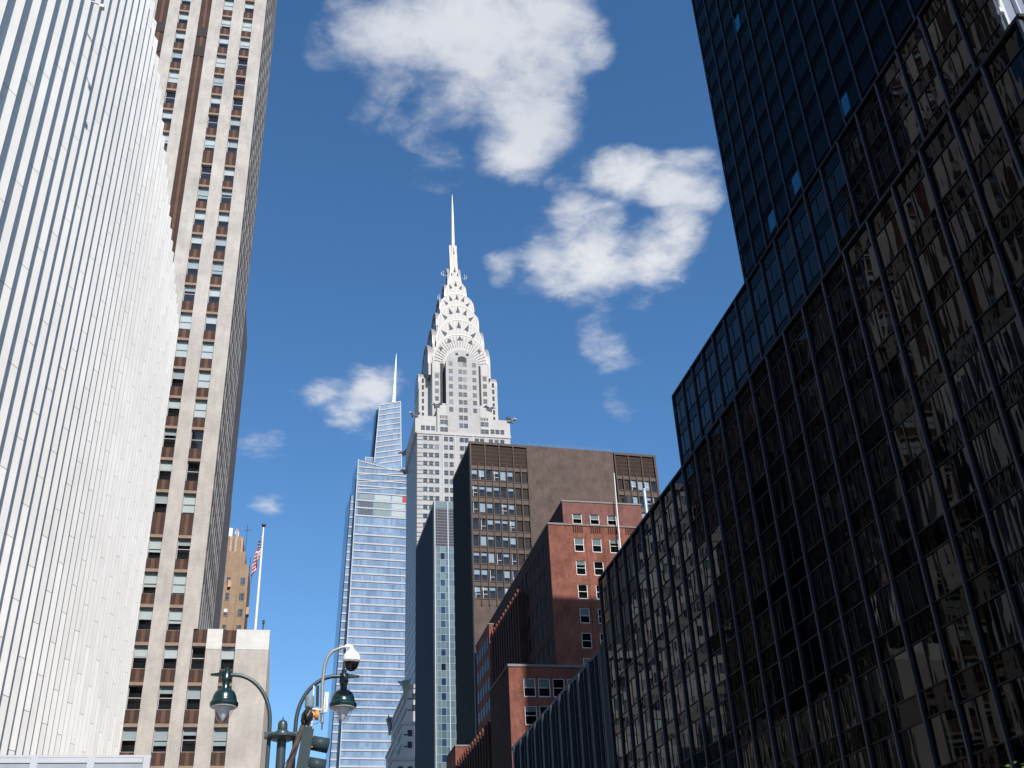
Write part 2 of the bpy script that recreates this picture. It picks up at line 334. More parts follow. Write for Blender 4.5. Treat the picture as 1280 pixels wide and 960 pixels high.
def striped_tower():
    root = thing('striped_brick_tower', 'tall pale brick tower with vertical window stripes and red brown brick panels', 'building', (-9, 91, 0))
    OX = -9.0
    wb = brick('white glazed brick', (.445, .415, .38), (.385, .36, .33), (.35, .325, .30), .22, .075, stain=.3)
    wside = brick('shade darkened side brick', (.25, .243, .24), (.20, .194, .193), (.17, .163, .163), .22, .075, stain=.3)  # darker copy of the front brick, shade of the street side painted in
    wb2 = brick('pale limestone band', (.56, .55, .53), (.52, .51, .5), (.48, .47, .46), .9, .45, stain=.15, mort=.01)
    rb = brick('red brown panel brick', (.085, .05, .04), (.055, .035, .03), (.045, .03, .026), .21, .11, stain=.3, mort=.02)
    ob = brick('orange panel brick', (.155, .085, .056), (.115, .065, .046), (.08, .05, .038), .10, .11, stain=.2)
    lint = plain('tan lintel', (.24, .175, .14), .8, .2, 2)
    H = 129.0; zl = 30.8
    cols = [-9.53, -11.93, -16.8]
    strips = [(-15.05, -13.85), (-19.95, -18.6)]
    bx('core', interior, root, -40 - OX, -7.95 - OX, .62, 17, 0, H)
    lw = .56
    piers = [(cols[0] + lw, -7.6), (cols[1] + lw, cols[0] - lw), (-13.85, cols[1] - lw), (cols[2] + lw, -15.05), (-18.6, cols[2] - lw)]
    for i, (a, b) in enumerate(piers):
        if i == 0:
            m = MB(); m.box(a - OX, b - OX, 0, .6, zl, H); m.box(a - OX, -7.91 - OX, 0, .6, 0, zl); m.build('pier', wb, root)
        else: bx('pier', wb, root, a - OX, b - OX, 0, .6, 0, H)
    for a, b in strips:
        m = MB(); m.box(a - OX, b - OX, .22, .6, 0, H); m.k = 1; c = (a + b) / 2 - OX; m.box(c - .14, c + .14, .17, .21, 0, H)
        for z in (98, 101.2): m.k = 2; m.box(a - OX + .01, b - OX - .01, .14, .2, z, z + 1.6)
        m.build('brick_strip', [rb, ob, plain('dark grille', (.03, .024, .023))], root)
    tops = [9.6, 12.9, 16.2, 19.5, 22.75, 26.05, 29.35, 32.6, 35.75, 38.9, 43.2, 46.4, 49.65, 52.88, 56.09, 59.35, 62.6, 65.9, 69.1, 72.3, 75.5, 78.69, 81.75, 85.8, 89.1, 92.1, 95.3, 98.5, 101.7, 104.9, 108.1, 111.3, 114.5, 117.7]
    wh = 1.93; w = 1.10
    fr, pn = window_unit(w, wh); fme = fr.mesh('window', alu); pme = pn.mesh('pane', glass_win)
    bl = [blind_mesh(w, wh, d).mesh('blind', mm) for d, mm in ((.45, blindm), (.52, blindm), (.66, blindm), (.5, blindg), (.9, blindm), (.3, blindg), (.72, blindg))]
    rnd = random.Random(11)
    def spandrel(x, z0, z1, parent, y=.14):
        m = MB(); W2 = w / 2 + .005
        m.box(x - W2, x + W2, y, .6, z0, z1 - .27); m.k = 1; m.box(x - .15, x + .15, y - .03, y - .001, z0 + .02, z1 - .28)
        m.k = 2; m.box(x - W2, x + W2, y - .06, .6, z1 - .27, z1)
        m.build('spandrel', [rb, ob, lint], parent)
    def window(x, ztop, parent, y=.30):
        o = link('window', fme, parent, (x - w / 2, y, ztop - wh)); link('pane', pme, o)
        if rnd.random() < .82: link('blind', rnd.choice(bl), o)
    for ci, cx in enumerate(cols):
        x = cx - OX
        for i, zt in enumerate(tops):
            nxt = tops[i + 1] - wh if i + 1 < len(tops) else H
            if ci == 2 and zt < 81: continue
            window(x, zt, root); 
            # brick panel from this window's head to the next sill; its lintel sits right above the head
            m = MB(); W2 = w / 2 + .005; y = .14
            m.box(x - W2, x + W2, y, .6, zt + .27, nxt); m.k = 1; m.box(x - .15, x + .15, y - .03, y - .001, zt + .29, nxt - .02)
            m.k = 2; m.box(x - W2, x + W2, y - .07, .6, zt, zt + .27); m.build('spandrel', [rb, ob, lint], root)
        z0 = tops[0] - wh if ci < 2 else 79.8
        bx('spandrel', rb, root, x - w / 2 - .005, x + w / 2 + .005, .14, .6, 0, z0)
    # rest of the front, left of what shows past the white fins: the same stripes (seen in the dark glass opposite)
    pm = MB(); bm = MB(); gm = MB(); wm = MB(); prev = -19.95
    for cx, kind in ((-22.4, 0), (-24.8, 0), (-27.3, 1), (-29.8, 0), (-32.2, 0), (-34.7, 1), (-37.2, 0)):
        pm.box(prev - .02 if False else cx + lw - OX, prev - OX, 0, .6, 0, H); prev = cx - lw
        if kind: bm.box(cx - lw - OX, cx + lw - OX, .2, .6, 0, H); continue
        for i, zt in enumerate(tops):
            if zt < 50: continue
            nxt = tops[i + 1] - wh if i + 1 < len(tops) else H
            bm.box(cx - lw - OX, cx + lw - OX, .14, .6, zt, nxt); gm.quad((cx - lw - OX, .33, zt - wh), (cx + lw - OX, .33, zt - wh), (cx + lw - OX, .33, zt), (cx - lw - OX, .33, zt)); wm.box(cx - lw - OX, cx + lw - OX, .28, .32, zt - wh * .53, zt - wh * .47)
    pm.box(-40 - OX, prev - OX, 0, .6, 0, H); pm.build('pier', wb, root, kind='stuff'); bm.build('spandrel', rb, root, kind='stuff'); o = wm.build('window', alu, root, kind='stuff'); gm.build('pane', dark_glass('side pane glass', (.02, .03, .035), 1.5, .1, var=[(0, (.02, .03, .04)), (.45, (.25, .30, .30)), (.7, (.05, .09, .11))]), o)
    # ---- street side of the tower (+X)
    X = -7.6 - OX
    sm = MB(); wm = MB(); bm = MB(); gm = MB()
    ycols = [2.0, 4.4, 6.8, 9.2, 11.6, 14.0, 16.3]
    prev = .61
    for yc in ycols:
        sm.box(X - .34, X, prev, yc - .62, zl if prev < 1 else 30.85, H); prev = yc + .62
        for i, zt in enumerate(tops):
            if zt - wh < 31: continue
            nxt = tops[i + 1] - wh if i + 1 < len(tops) else H
            bm.box(X - .34, X - .05, yc - .62, yc + .62, zt, nxt)
            wm.box(X - .14, X - .08, yc - .62, yc + .62, zt - wh, zt - wh + .07); wm.box(X - .14, X - .08, yc - .62, yc + .62, zt - wh * .52, zt - wh * .46)
            gm.quad((X - .12, yc - .62, zt - wh), (X - .12, yc + .62, zt - wh), (X - .12, yc + .62, zt), (X - .12, yc - .62, zt))
    sm.box(X - .34, X, prev, 17.6, 30.85, H)
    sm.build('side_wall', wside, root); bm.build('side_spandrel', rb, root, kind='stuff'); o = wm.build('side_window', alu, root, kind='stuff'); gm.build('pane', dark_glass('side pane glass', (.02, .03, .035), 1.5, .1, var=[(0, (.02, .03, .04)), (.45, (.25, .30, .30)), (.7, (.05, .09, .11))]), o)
    bx('core', interior, root, -40 - OX, X - .345, 17, 17.6, 30.9, H)
    bx('roof', plain('tower roof', (.25, .24, .22)), root, -40 - OX, X - .05, .05, 17.55, H + .002, H + .4)
    # ---- low block in front of the street
    xl0, xl1 = -7.89, -1.65
    cc = [-7.33, -4.95]
    bx('core', interior, root, xl0 - OX, xl1 - .36 - OX, .62, 40, 0, zl - .4, )
    lp = [(-6.77, -5.51), (-4.39, -1.65)]
    for a, b in lp: bx('pier', wb, root, a - OX, b - OX, -.03, .6, 0, 29.1)
    for a, b in lp: bx('parapet', wb2, root, a - OX, b - OX, -.05, .6, 29.1, zl)
    for cx in cc:
        x = cx - OX
        for zt in tops[:7]:
            window(x, zt, root)
            i = tops.index(zt); nxt = tops[i + 1] - wh if zt < 29 else zl - .02
            m = MB(); W2 = w / 2 + .005; y = .12
            m.box(x - W2, x + W2, y, .6, zt + .27, nxt); m.k = 1; m.box(x - .14, x + .14, y - .03, y - .001, zt + .29, nxt - .02)
            m.k = 2; m.box(x - W2, x + W2, y - .07, .6, zt, zt + .27); m.build('spandrel', [rb, ob, lint], root)
        bx('spandrel', rb, root, x - w / 2 - .005, x + w / 2 + .005, .12, .6, 0, tops[0] - wh)
    m = MB(); m.box(xl0 - .8 - OX, xl1 - .35 - OX, .61, 40, zl - .39, zl - .25); m.build('low_roof', plain('tower roof', (.25, .24, .22)), root)
    # street side of the low block
    sm = MB(); wm = MB(); bm = MB(); gm = MB(); X = xl1 - OX; prev = .61
    for yc in [2.2 + 2.4 * k for k in range(16)]:
        sm.box(X - .35, X, prev, yc - .53, 0, zl); prev = yc + .53
        for zt in tops[:7]:
            i = tops.index(zt); nxt = tops[i + 1] - wh if zt < 29 else zl
            bm.box(X - .35, X - .14, yc - .53, yc + .53, zt, nxt); wm.box(X - .26, X - .2, yc - .53, yc + .53, zt - wh, zt - wh + .07); wm.box(X - .26, X - .2, yc - .53, yc + .53, zt - wh * .52, zt - wh * .46)
            gm.quad((X - .23, yc - .53, zt - wh), (X - .23, yc + .53, zt - wh), (X - .23, yc + .53, zt), (X - .23, yc - .53, zt))
    sm.box(X - .35, X, prev, 40, 0, zl); sm.build('side_wall', wb, root); bm.build('side_spandrel', rb, root, kind='stuff'); o = wm.build('side_window', alu, root, kind='stuff'); gm.build('pane', MATS['side pane glass'], o)
    # small roof bits
    m = MB(); m.tube([(-6.3 - OX, 3, zl - .3), (-6.3 - OX, 3, zl + .7)], .12, 8); m.lathe((-6.3 - OX, 3, zl + .7), [(.12, 0), (.3, .05), (.28, .2), (.05, .35)], 12); m.build('roof_vent', plain('dark vent', (.04, .04, .04)), root)
    m = MB(); m.tube([(-2.3 - OX, 2, zl - .3), (-2.3 - OX, 2, zl + 1.3)], .05, 6); m.box(-2.4 - OX, -2.2 - OX, 1.9, 2.1, zl + 1.2, zl + 1.5); m.build('roof_light', plain('dark vent', (.04, .04, .04)), root)
striped_tower()

# dark slab behind it
def rear_tower():
    root = thing('dark_rear_tower', 'narrow dark blue grey tower edge just behind the pale striped brick tower', 'building', (-7.7, 109.2, 0))
    db = brick('slate brick', (.10, .10, .12), (.07, .07, .085), (.06, .06, .07), .3, .12)
    bx('wall', db, root, -24, -.25, 0, 10, 0, 77)
    dw = plain('dark curtain wall', (.02, .02, .022), .5, .3, .3)
    bx('rear_wing', dw, root, -26, -2.75, 10.02, 46, 0, 84)
    m = MB()
    for k in range(28): m.box(-2.75, -2.5, 10.3 + k * 1.24, 10.45 + k * 1.24, 0, 84)
    m.build('wing_rib', plain('bronze grey rib', (.07, .068, .068), .5), root, kind='stuff')
    m = MB()
    for k in range(7): m.box(-.25, 0, .2 + k * 1.5, .9 + k * 1.5, 0, 77)
    m.build('pilaster', db, root)
    m = MB()
    for k in range(22):
        for j in range(6): m.box(-.25, -.2, 1.0 + j * 1.5, 1.6 + j * 1.5, 3 + k * 3.3, 5 + k * 3.3)
    m.build('window', dark_glass('blue window', (.02, .04, .08), 1.5), root)
    bx('roof', MATS['tower roof'], root, -24, -.05, 0.02, 9.98, 77.002, 77.4)
rear_tower()

# ================================================================== TAN DECO TOWER
def tan_tower():
    root = thing('tan_brick_tower', 'distant tan brick apartment tower with a stepped crown rising behind the low roof', 'building', (-14.9, 230, 0))
    tb = brick('tan brick', (.30, .212, .145), (.25, .175, .12), (.27, .19, .13), .4, .15, stain=.25)
    tb2 = plain('tan stone trim', (.42, .28, .18), .85, .2, .7)
    bx('wall', tb, root, -6, 5.2, 0, 16, 0, 90)
    # piers of the front
    for x in (-3.2, .1, 1.55, 3.1, 4.7): bx('pier', tb, root, x, x + .55, -.3, 0, 0, 88 if x < 4 else 84)
    m = MB(); m.box(-5, 4.2, .6, 15, 90, 93.2); m.box(-4, 3.4, 1.2, 14, 93.2, 97); m.build('crown', tb, root)
    for x, h in ((-1.2, 98), (.5, 96.8), (1.6, 98.6), (2.9, 96.4)): bx('buttress', tb2, root, x, x + .5, .7, 1.3, 88, h)
    fr, pn = window_unit(1.5, 1.75, fr=.09, mid=True); fme = fr.mesh('window', plain('tan grey frame', (.22, .19, .17))); pme = pn.mesh('pane', dark_glass('distant pane', (.05, .07, .09), 1.5, .1)); bme = blind_mesh(1.5, 1.75, .5).mesh('blind', blindm)
    rnd = random.Random(5)
    for k in range(16):
        for x in (.72, 2.15, 3.55, -1.3):
            if x == 2.15: continue
            o = link('window', fme, root, (x - .1 if x < 3 else x - .35, -.09, 85.2 - k * 3.55)); link('pane', pme, o)
            if rnd.random() < .4:
                b = link('blind', bme, o); b.location.y = -.09
    m = MB(); m.box(1.2, 2.2, .9, 1.2, 93, 96.2); m.build('louvre_window', plain('blue louvre', (.12, .16, .22)), root)
    for x, z in ((1.0, 84.5), (5.2, 79), (5.2, 70)): bx('balcony', tb2, root, x, x + .7, -.6 if x < 2 else 1, .0 if x < 2 else 3, z, z + 1.6)
    m = MB(); m.box(-.4, .8, 2, 3.4, 97, 99.3); m.box(1.4, 2.2, 2, 3, 97, 98.6); m.build('rooftop_unit', plain('white plant unit', (.7, .7, .72)), root)
    m = MB(); m.tube([(4.0, 1.5, 93), (4.0, 1.5, 100)], .05, 6); m.tube([(3.3, 1.5, 98.5), (5, 1.5, 98.9)], .05, 6); m.tube([(5.1, 1.0, 60), (5.3, 1, 92)], .06, 6); m.build('antenna', plain('dark vent', (.04, .04, .04)), root)
tan_tower()

def stone_building():
    root = thing('grey_stone_building', 'grey stone building with many windows, mirrored in the far end of the black glass', 'building', (-17, 200, 0))
    st = brick('grey limestone', (.36, .345, .345), (.32, .31, .31), (.25, .24, .24), 1.2, .6, stain=.2)
    gl = dark_glass('mixed pane', (.05, .07, .09), 1.5, .1, var=[(0, (.02, .03, .04)), (.55, (.35, .40, .40)), (.75, (.08, .12, .14))])
    for x0, x1, h in ((-24, 2.8, 100), (2.82, 10.6, 62.5)):
        bx('wall', st, root, x0, x1, .4, 22, 0, h); pm = MB(); gm = MB(); sm = MB(); n = int((x1 - x0) / 2.5); b = (x1 - x0) / n
        for k in range(n):
            x = x0 + k * b; pm.box(x, x + 1.15, 0, .399, 0, h)
            for j in range(int(h / 3.6)):
                z = 1.5 + 3.6 * j; gm.quad((x + 1.15, .3, z), (x + b, .3, z), (x + b, .3, z + 2.1), (x + 1.15, .3, z + 2.1)); sm.box(x + 1.15, x + b, .1, .399, z + 2.1, min(h, z + 3.6))
        pm.build('pier', st, root, kind='stuff'); gm.build('window', gl, root, kind='stuff'); sm.build('spandrel', st, root, kind='stuff')
        bx('cornice', st, root, x0, x1, -.5, -.01, h - 1.2, h + .2)
        bx('roof', MATS['tower roof'], root, x0 + .1, x1 - .1, .5, 21.9, h + .002, h + .1)
stone_building()

# ================================================================== GLASS SKYSCRAPER (far, left of the deco tower)
def glass_skyscraper():
    root = thing('glass_skyscraper', 'tapering blue glass skyscraper with white floor bands and a slim spire mast', 'skyscraper', (39.0, 672, 0), R(4))
    M = Mat('sky blue curtain glass'); sp = M.n('ShaderNodeSeparateXYZ'); M.l(M.obj(), sp.inputs[0]); ad = M.n('ShaderNodeMath', operation='ADD'); M.l(sp.outputs[0], ad.inputs[0]); M.l(sp.outputs[1], ad.inputs[1])
    cb = M.n('ShaderNodeCombineXYZ'); M.l(ad.outputs[0], cb.inputs[0]); M.l(sp.outputs[2], cb.inputs[1])
    b = M.n('ShaderNodeTexBrick'); b.offset = 0; b.inputs['Scale'].default_value = 1; b.inputs['Brick Width'].default_value = 1.55; b.inputs['Row Height'].default_value = 5.2; b.inputs['Mortar Size'].default_value = .05
    b.inputs['Color1'].default_value = (.105, .16, .245, 1); b.inputs['Color2'].default_value = (.165, .23, .315, 1); b.inputs['Mortar'].default_value = (.22, .29, .37, 1); M.l(cb.outputs[0], b.inputs['Vector'])
    f = M.noise(.07, 5, .6, sc3=(1, 1, .6)); st = M.ramp(f, [(.36, (.7, .75, .8)), (.62, (1.25, 1.2, 1.15))]); M.col(M.mix(1.0, b.outputs['Color'], st, 'MULTIPLY'))
    M.b.inputs['Roughness'].default_value = .12; M.b.inputs['IOR'].default_value = 1.7; M.b.inputs['Metallic'].default_value = .0; M.bump(M.noise(.5, 2, .5), .12, .05)
    glass = M.m
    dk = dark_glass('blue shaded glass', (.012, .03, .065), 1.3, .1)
    white = plain('white terracotta band', (.37, .375, .395), .6, .08, .1)
    edge = plain('white edge trim', (.34, .38, .42), .5, .08, .2)
    D = 30
    def xl(z): return -.04 - max(0, 339 - z) * .0240
    # main shaft
    m = MB(); pts = [(xl(0), 0, 0), (48, 0, 0), (38, 0, 335.2), (0, 0, 339)]; m.prism(pts, (0, D, 0)); m.build('shaft_glass', [glass], root)
    m = MB(); m.prism([(xl(0) - .35, -.45, 0), (xl(0) + .25, -.45, 0), (.25, -.45, 339.2), (-.3, -.45, 339.2)], (0, .8, 0)); m.build('edge_trim', edge, root)
    zs = [333.2, 328.7, 323.6, 319.2, 314.0, 308.2, 302.7, 297.0, 289.9, 283.2, 277.0, 271.8, 266.3, 261.1, 255.8, 250.6, 245.4, 240.1, 234.9, 229.8, 224.6, 218.8, 213.4, 208.2, 203.2, 198.4, 193.7, 189, 184.2, 179.2, 174.2, 169.3, 164.6, 159.9, 155, 149.4, 143.8, 139, 134.3] + [134.3 - 5.2 * k for k in range(1, 25)]
    for i, z in enumerate(zs):
        h = .38 if i < 5 else .48; m = MB(); m.box(xl(z) + .2, 38 + (335 - z) * .03, -.42, 0, z - h, z + h); m.build('floor_band', white, root)
    for i, (za, zb) in enumerate(((338, 331), (327.5, 331.5), (321.5, 326.2), (316.5, 320.5))):
        m = MB(); t = .32; m.prism([(.3, -.3, za - t), (37, -.3, zb - t), (37, -.3, zb + t), (.3, -.3, za + t)], (0, .26, 0)); m.build('diagonal_band', white, root)
    # amenity storeys with bigger lit-through openings
    rnd = random.Random(2)
    for z0, z1 in ((309, 313.2), (303.5, 307.4), (297.8, 302)):
        for j, (xa, xb) in enumerate(((1.2, 11), (12, 23), (24, 33))):
            c = [plain('amenity shade', (.06, .08, .10), .5, .5, .9), plain('amenity pale', (.16, .21, .22), .5, .3, .9), plain('amenity white', (.30, .35, .36), .5, .15, .9)][min(2, (j + (1 if z0 > 308 else 0)))]
            bx('amenity_window', c, root, xa, xb, -.12, -.004, z0, z1)
    bx('red_panel', plain('red panel', (.35, .03, .04), .5), root, 31.2, 34.6, -.5, -.13, 308.6, 313.0)
    # left wing, lower and set back
    m = MB(); m.prism([(-11.5 - 4.2, 4, 0), (-2.0 - 8, 4, 0), (-.9, 4, 313), (-4.1, 4, 313.5)], (0, 24, 0)); m.build('wing_glass', glass, root)
    for i, z in enumerate(zs[5:]):
        t = (313 - z) * .0475; m = MB(); m.box(-4.1 - t * .78 - .0, -1.0 - t * .55, 3.62, 3.99, z - .55, z + .55); m.build('floor_band', white, root)
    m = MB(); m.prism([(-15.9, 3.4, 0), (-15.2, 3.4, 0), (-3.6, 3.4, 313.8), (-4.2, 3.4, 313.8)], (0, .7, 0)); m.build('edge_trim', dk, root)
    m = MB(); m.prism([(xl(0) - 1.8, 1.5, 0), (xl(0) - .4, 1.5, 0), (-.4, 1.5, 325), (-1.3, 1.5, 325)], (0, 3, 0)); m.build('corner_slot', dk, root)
    # small step and upper lantern
    bx('step_glass', glass, root, 5.6, 11.2, 6, 20, 337, 344.2)
    m = MB(); m.box(5.4, 11.4, 5.8, 6.0, 343.9, 344.5); m.box(5.4, 5.8, 5.8, 6.0, 338.5, 343.9); m.build('step_trim', edge, root)
    m = MB(); m.prism([(11.4, 2, 337), (30.6, 2, 335.5), (29.3, 2, 389.8), (14.2, 2, 385.2)], (0, 16, 0)); m.build('lantern_glass', glass, root)
    m = MB(); m.prism([(11.0, 1.7, 337), (11.6, 1.7, 337), (14.4, 1.7, 385.4), (13.9, 1.7, 385.4)], (0, .28, 0)); m.prism([(30.2, 1.7, 335.5), (30.9, 1.7, 335.5), (29.6, 1.7, 390), (29.0, 1.7, 390)], (0, .28, 0)); m.build('lantern_edge', edge, root)
    for k in range(12):
        z = 337.5 + k * 4.32; xa = 11.4 + (z - 337) * .058; xb = 30.6 - (z + 4 - 335) * .024; t = .42
        m = MB(); m.prism([(xa, 1.66, z - t), (xb, 1.66, z + 4.4 - t), (xb, 1.66, z + 4.4 + t), (xa, 1.66, z + t)], (0, .3, 0)); m.build('lantern_band', white, root)
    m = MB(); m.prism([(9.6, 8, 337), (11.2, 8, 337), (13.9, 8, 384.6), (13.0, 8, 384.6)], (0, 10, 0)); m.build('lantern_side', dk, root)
    m = MB(); x = 25.0; m.tube([(x, 8, 383), (x + .6, 8, 400), (x + 1.3, 8, 420), (x + 1.75, 8, 434)], [1.75, 1.25, .75, .16], 10)
    for k in range(18): z = 389 + k * 2.45; m.tube([(x + .1 + k * .1, 8, z), (x + .12 + k * .1, 8, z + .5)], 1.9 - k * .093, 10)
    m.build('mast', plain('white mast', (.72, .74, .76), .45), root)
glass_skyscraper()

# ================================================================== ART DECO SKYSCRAPER
def deco_tower():
    root = thing('art_deco_skyscraper', 'pale art deco skyscraper with a sunburst steel crown, triangular windows and a needle spire', 'skyscraper', EYE + (Vector((40.28, 351.5, 0)) - EYE) * 1.06, R(0.3)); root.scale = (1.06,) * 3
    st = brick('pale grey brick', (.385, .37, .36), (.345, .332, .322), (.33, .32, .315), .5, .25, stain=.18)
    stp = plain('pale stone', (.395, .382, .37), .8, .12, .15)
    dkb = plain('black brick band', (.05, .05, .055), .8)
    slot = plain('dark window slot', (.035, .037, .042), .6)
    steel = Mat('ribbed steel'); g = steel
    sp = g.n('ShaderNodeSeparateXYZ'); g.l(g.obj(), sp.inputs[0]); wv = g.n('ShaderNodeTexWave', wave_type='BANDS', bands_direction='X'); wv.inputs['Scale'].default_value = .55; wv.inputs['Distortion'].default_value = 0
    ad = g.n('ShaderNodeMath', operation='ADD'); g.l(sp.outputs[0], ad.inputs[0]); g.l(sp.outputs[1], ad.inputs[1]); cb = g.n('ShaderNodeCombineXYZ'); g.l(ad.outputs[0], cb.inputs[0]); g.l(cb.outputs[0], wv.inputs['Vector'])
    g.col(g.mix(wv.outputs['Fac'], (.15, .15, .155), (.31, .295, .28))); g.b.inputs['Metallic'].default_value = .22; g.b.inputs['Roughness'].default_value = .5; g.bump(wv.outputs['Fac'], .5, .08); steel = g.m
    steel2 = plain('bright steel', (.30, .285, .27), .4, .08, .4, metal=.25)
    tri = plain('triangular window', (.085, .088, .095), .7, spec=.1)
    pane = dark_glass('deco pane', ior=1.5, wob=.05, var=[(0, (.02, .03, .045)), (.3, (.03, .045, .065)), (.5, (.02, .032, .05)), (.84, (.12, .16, .17)), (.92, (.05, .07, .09))], rough=.15)
    cx = 19.1; cy = 17.0
    bx('lower_shaft', st, root, 1.5, 36.9, 0, 34, 0, 191)
    bx('lower_parapet', stp, root, 1.2, 37.2, -.25, 34.2, 190.2, 191.3)
    # setback blocks with corner shoulders
    for a, b in ((.9, 9.1), (29.1, 37.3)): bx('corner_block', stp, root, a, b, 1.2, 33, 191.3, 198.6)
    m = MB(); m.box(9.1, 12.6, .1, 33.9, 191.3, 203.0); m.box(25.6, 29.1, .1, 33.9, 191.3, 203.0); m.box(12.61, 25.59, 2, 33, 191.3, 201.0); m.build('shoulder_block', stp, root)
    m = MB(); m.box(10.7, 12.8, 1.2, 32, 203, 204.5); m.box(25.4, 27.5, 1.2, 32, 203, 204.5); m.build('shoulder_cap', stp, root)
    # upper shaft: core, and the crossing bays
    bx('upper_shaft', stp, root, cx - 11.2, cx + 11.2, cy - 12.4, cy + 12.4, 198.6, 226)
    def arch(w, zs, za, z0, n=18):
        pts = [(-w, z0), (-w, zs)]
        for i in range(1, n): t = math.pi * i / n; pts.append((-w * math.cos(t), zs + (za - zs) * math.sin(t) ** .86))
        return pts + [(w, zs), (w, z0)]
    m = MB(); m.prism([(cx - x, cy - 16.6, z) for x, z in reversed(arch(6.45, 221.8, 228.7, 191.3))], (0, 20, 0)); m.build('front_bay', st, root)
    m = MB(); m.prism([(cx - 15.7, cy + x, z) for x, z in arch(6.6, 218, 224.2, 198)], (31.4, 0, 0)); m.build('side_bay', stp, root)
    m = MB(); m.prism([(cx - 15.85, cy + x, z) for x, z in arch(6.0, 219, 225.3, 216)], (31.7, 0, 0)); m.build('side_bay_cap', steel2, root)
    # corner piers with rounded steel caps, seen beside the main shaft
    for sx in (-1, 1):
        for wz in range(7):
            bx('slot', slot, root, cx + sx * 14.1 - .4 + (0), cx + sx * 14.1 + .4, cy - 6.72, cy - 6.6, 200 + wz * 3.1, 201.9 + wz * 3.1)
    # dark recessed strips either side of the front bay
    for sx in (-1, 1):
        bx('slot', slot, root, cx + sx * 7.35 - .75, cx + sx * 7.35 + .75, cy - 12.52, cy - 12.405, 200, 224.5)
        m = MB(); m.prism([(cx + sx * 6.47, cy - 16, 203.1), (cx + sx * 6.47, cy - 13, 203.1), (cx + sx * 6.47, cy - 13, 223), (cx + sx * 6.47, cy - 16, 223)], (sx * .08, 0, 0)); m.build('slot', slot, root)
    # windows: shared meshes
    fr, pn = window_unit(1.62, 2.0, depth=.08, fr=.05); fme = fr.mesh('window', stp); pme = pn.mesh('pane', pane)
    small = MB(); small.box(0, 1.15, -.05, .03, 0, 1.5); 
    rows = [188.4 - 3.5 * k for k in range(27)]
    n_ind = [0]; rest = MB(); rest_k = 0
    def win(x, z, y, indiv):
        if indiv and n_ind[0] < 100:
            o = link('window', fme, root, (x, y - .07, z)); link('pane', pme, o); n_ind[0] += 1
        else: rest.box(x + .03, x + 1.6, y - .04, y + .02, z, z + 1.95)
    # upper rows of the front bay
    for k in range(7):
        z = 200.6 + 3.42 * k
        win(cx - 1.62, z, cy - 16.6, True); win(cx + .17, z, cy - 16.6, True)
        if k < 7: win(cx - 5.35, z, cy - 16.6, True); win(cx + 3.9, z, cy - 16.6, True)
        for x in (cx - 10.2, cx + 8.8): win(x, z, cy - 12.41, True)
    # arch topped pair
    m = MB(); m.prism([(cx - x, cy - 16.68, z) for x, z in reversed(arch(1.75, 224.4, 225.8, 223.1, 8))], (0, .06, 0)); m.build('arched_window', slot, root)
    for x in (-2.6, 1.6): bx('small_window', slot, root, cx + x, cx + x + 1.1, cy - 16.68, cy - 16.61, 226.2, 227.2)
    for z in (197.2, 193.8):
        win(cx - 1.62, z, .4, True); win(cx + .17, z, .4, True)
    for z in (194.8, 191.6):
        for x in (11.15 - 1.2, 13.25 - 1.9, 25.5, 26.95): win(x + .2, z, .1, True)
    for x in (9.95, 25.6):
        for j in range(5): bx('vent_slot', slot, root, x + .2 + j * .62, x + .52 + j * .62, -.0, .12, 197.4, 198.6)
    for x in (3.0, 4.9, 6.8, 29.6, 31.5, 33.4): win(x, 192.4, 1.2, True)
    groups = [3.7, 5.9, 8.1, 11.5, 13.5, cx - 1.62, cx + .17, 23.2, 25.2, 28.6, 30.8, 33.0]
    for k, z in enumerate(rows):
        for x in groups: win(x, z - .9, 0, k < 9 and x < 16)
        for sx in (0, 1):
            a, b = ((1.48, 9.9), (28.3, 36.92))[sx]
    for k, z in enumerate(rows):
        m = MB()
        for a, b in ((1.42, 3.6), (5.2, 5.85), (7.4, 8.05)):
            m.box(a, b, -.04, .02, z + .60, z + .84); m.box(a, b, -.04, .02, z - .9, z - .66)
        m.build('black_band', dkb, root)
    # dark street side: window rows on the left face
    for k in range(27):
        for j in range(9): rest.box(1.47, 1.5, 2 + j * 3.6, 3.6 + j * 3.6, rows[k] - .9, rows[k] + .8)
    rest.build('window', pane, root, kind='stuff')
    m = MB()
    for x in (10.9, 15.6, 22.3, 27.2): m.box(x, x + .5, -.18, 0.02, 95, 190.1)
    m.build('pilaster', stp, root)
    # ---- crown: seven telescoping arched tiers, each two crossing vaults
    T = [(10.75, 12.5, 225.4, 238.6, 220), (9.3, 10.6, 235.5, 247.0, 226), (8.4, 8.9, 245.0, 255.4, 236), (7.1, 7.2, 253.9, 262.6, 246), (4.5, 4.7, 262.6, 271.2, 254), (2.75, 2.95, 269.5, 280.6, 262), (1.45, 1.6, 276, 293.5, 268)]
    for i, (w, D, zs, za, z0) in enumerate(T):
        m = MB(); pts = arch(w, zs, za, z0)
        if i >= 5:
            pts = [(-w, z0), (-w, zs)] + [(-w * math.cos(math.pi / 2 * k / 9) ** 1.1, zs + (za - zs) * (k / 9) ** .95) for k in range(1, 9)] + [(0, za)]
            pts = pts + [(-x, z) for x, z in reversed(pts[:-1])]
        m.prism([(cx + x, cy - D, z) for x, z in pts], (0, 2 * D, 0)); m.prism([(cx - D + .05, cy + x, z) for x, z in reversed(pts)], (2 * D - .1, 0, 0))
        t = m.build('crown_tier', steel, root)
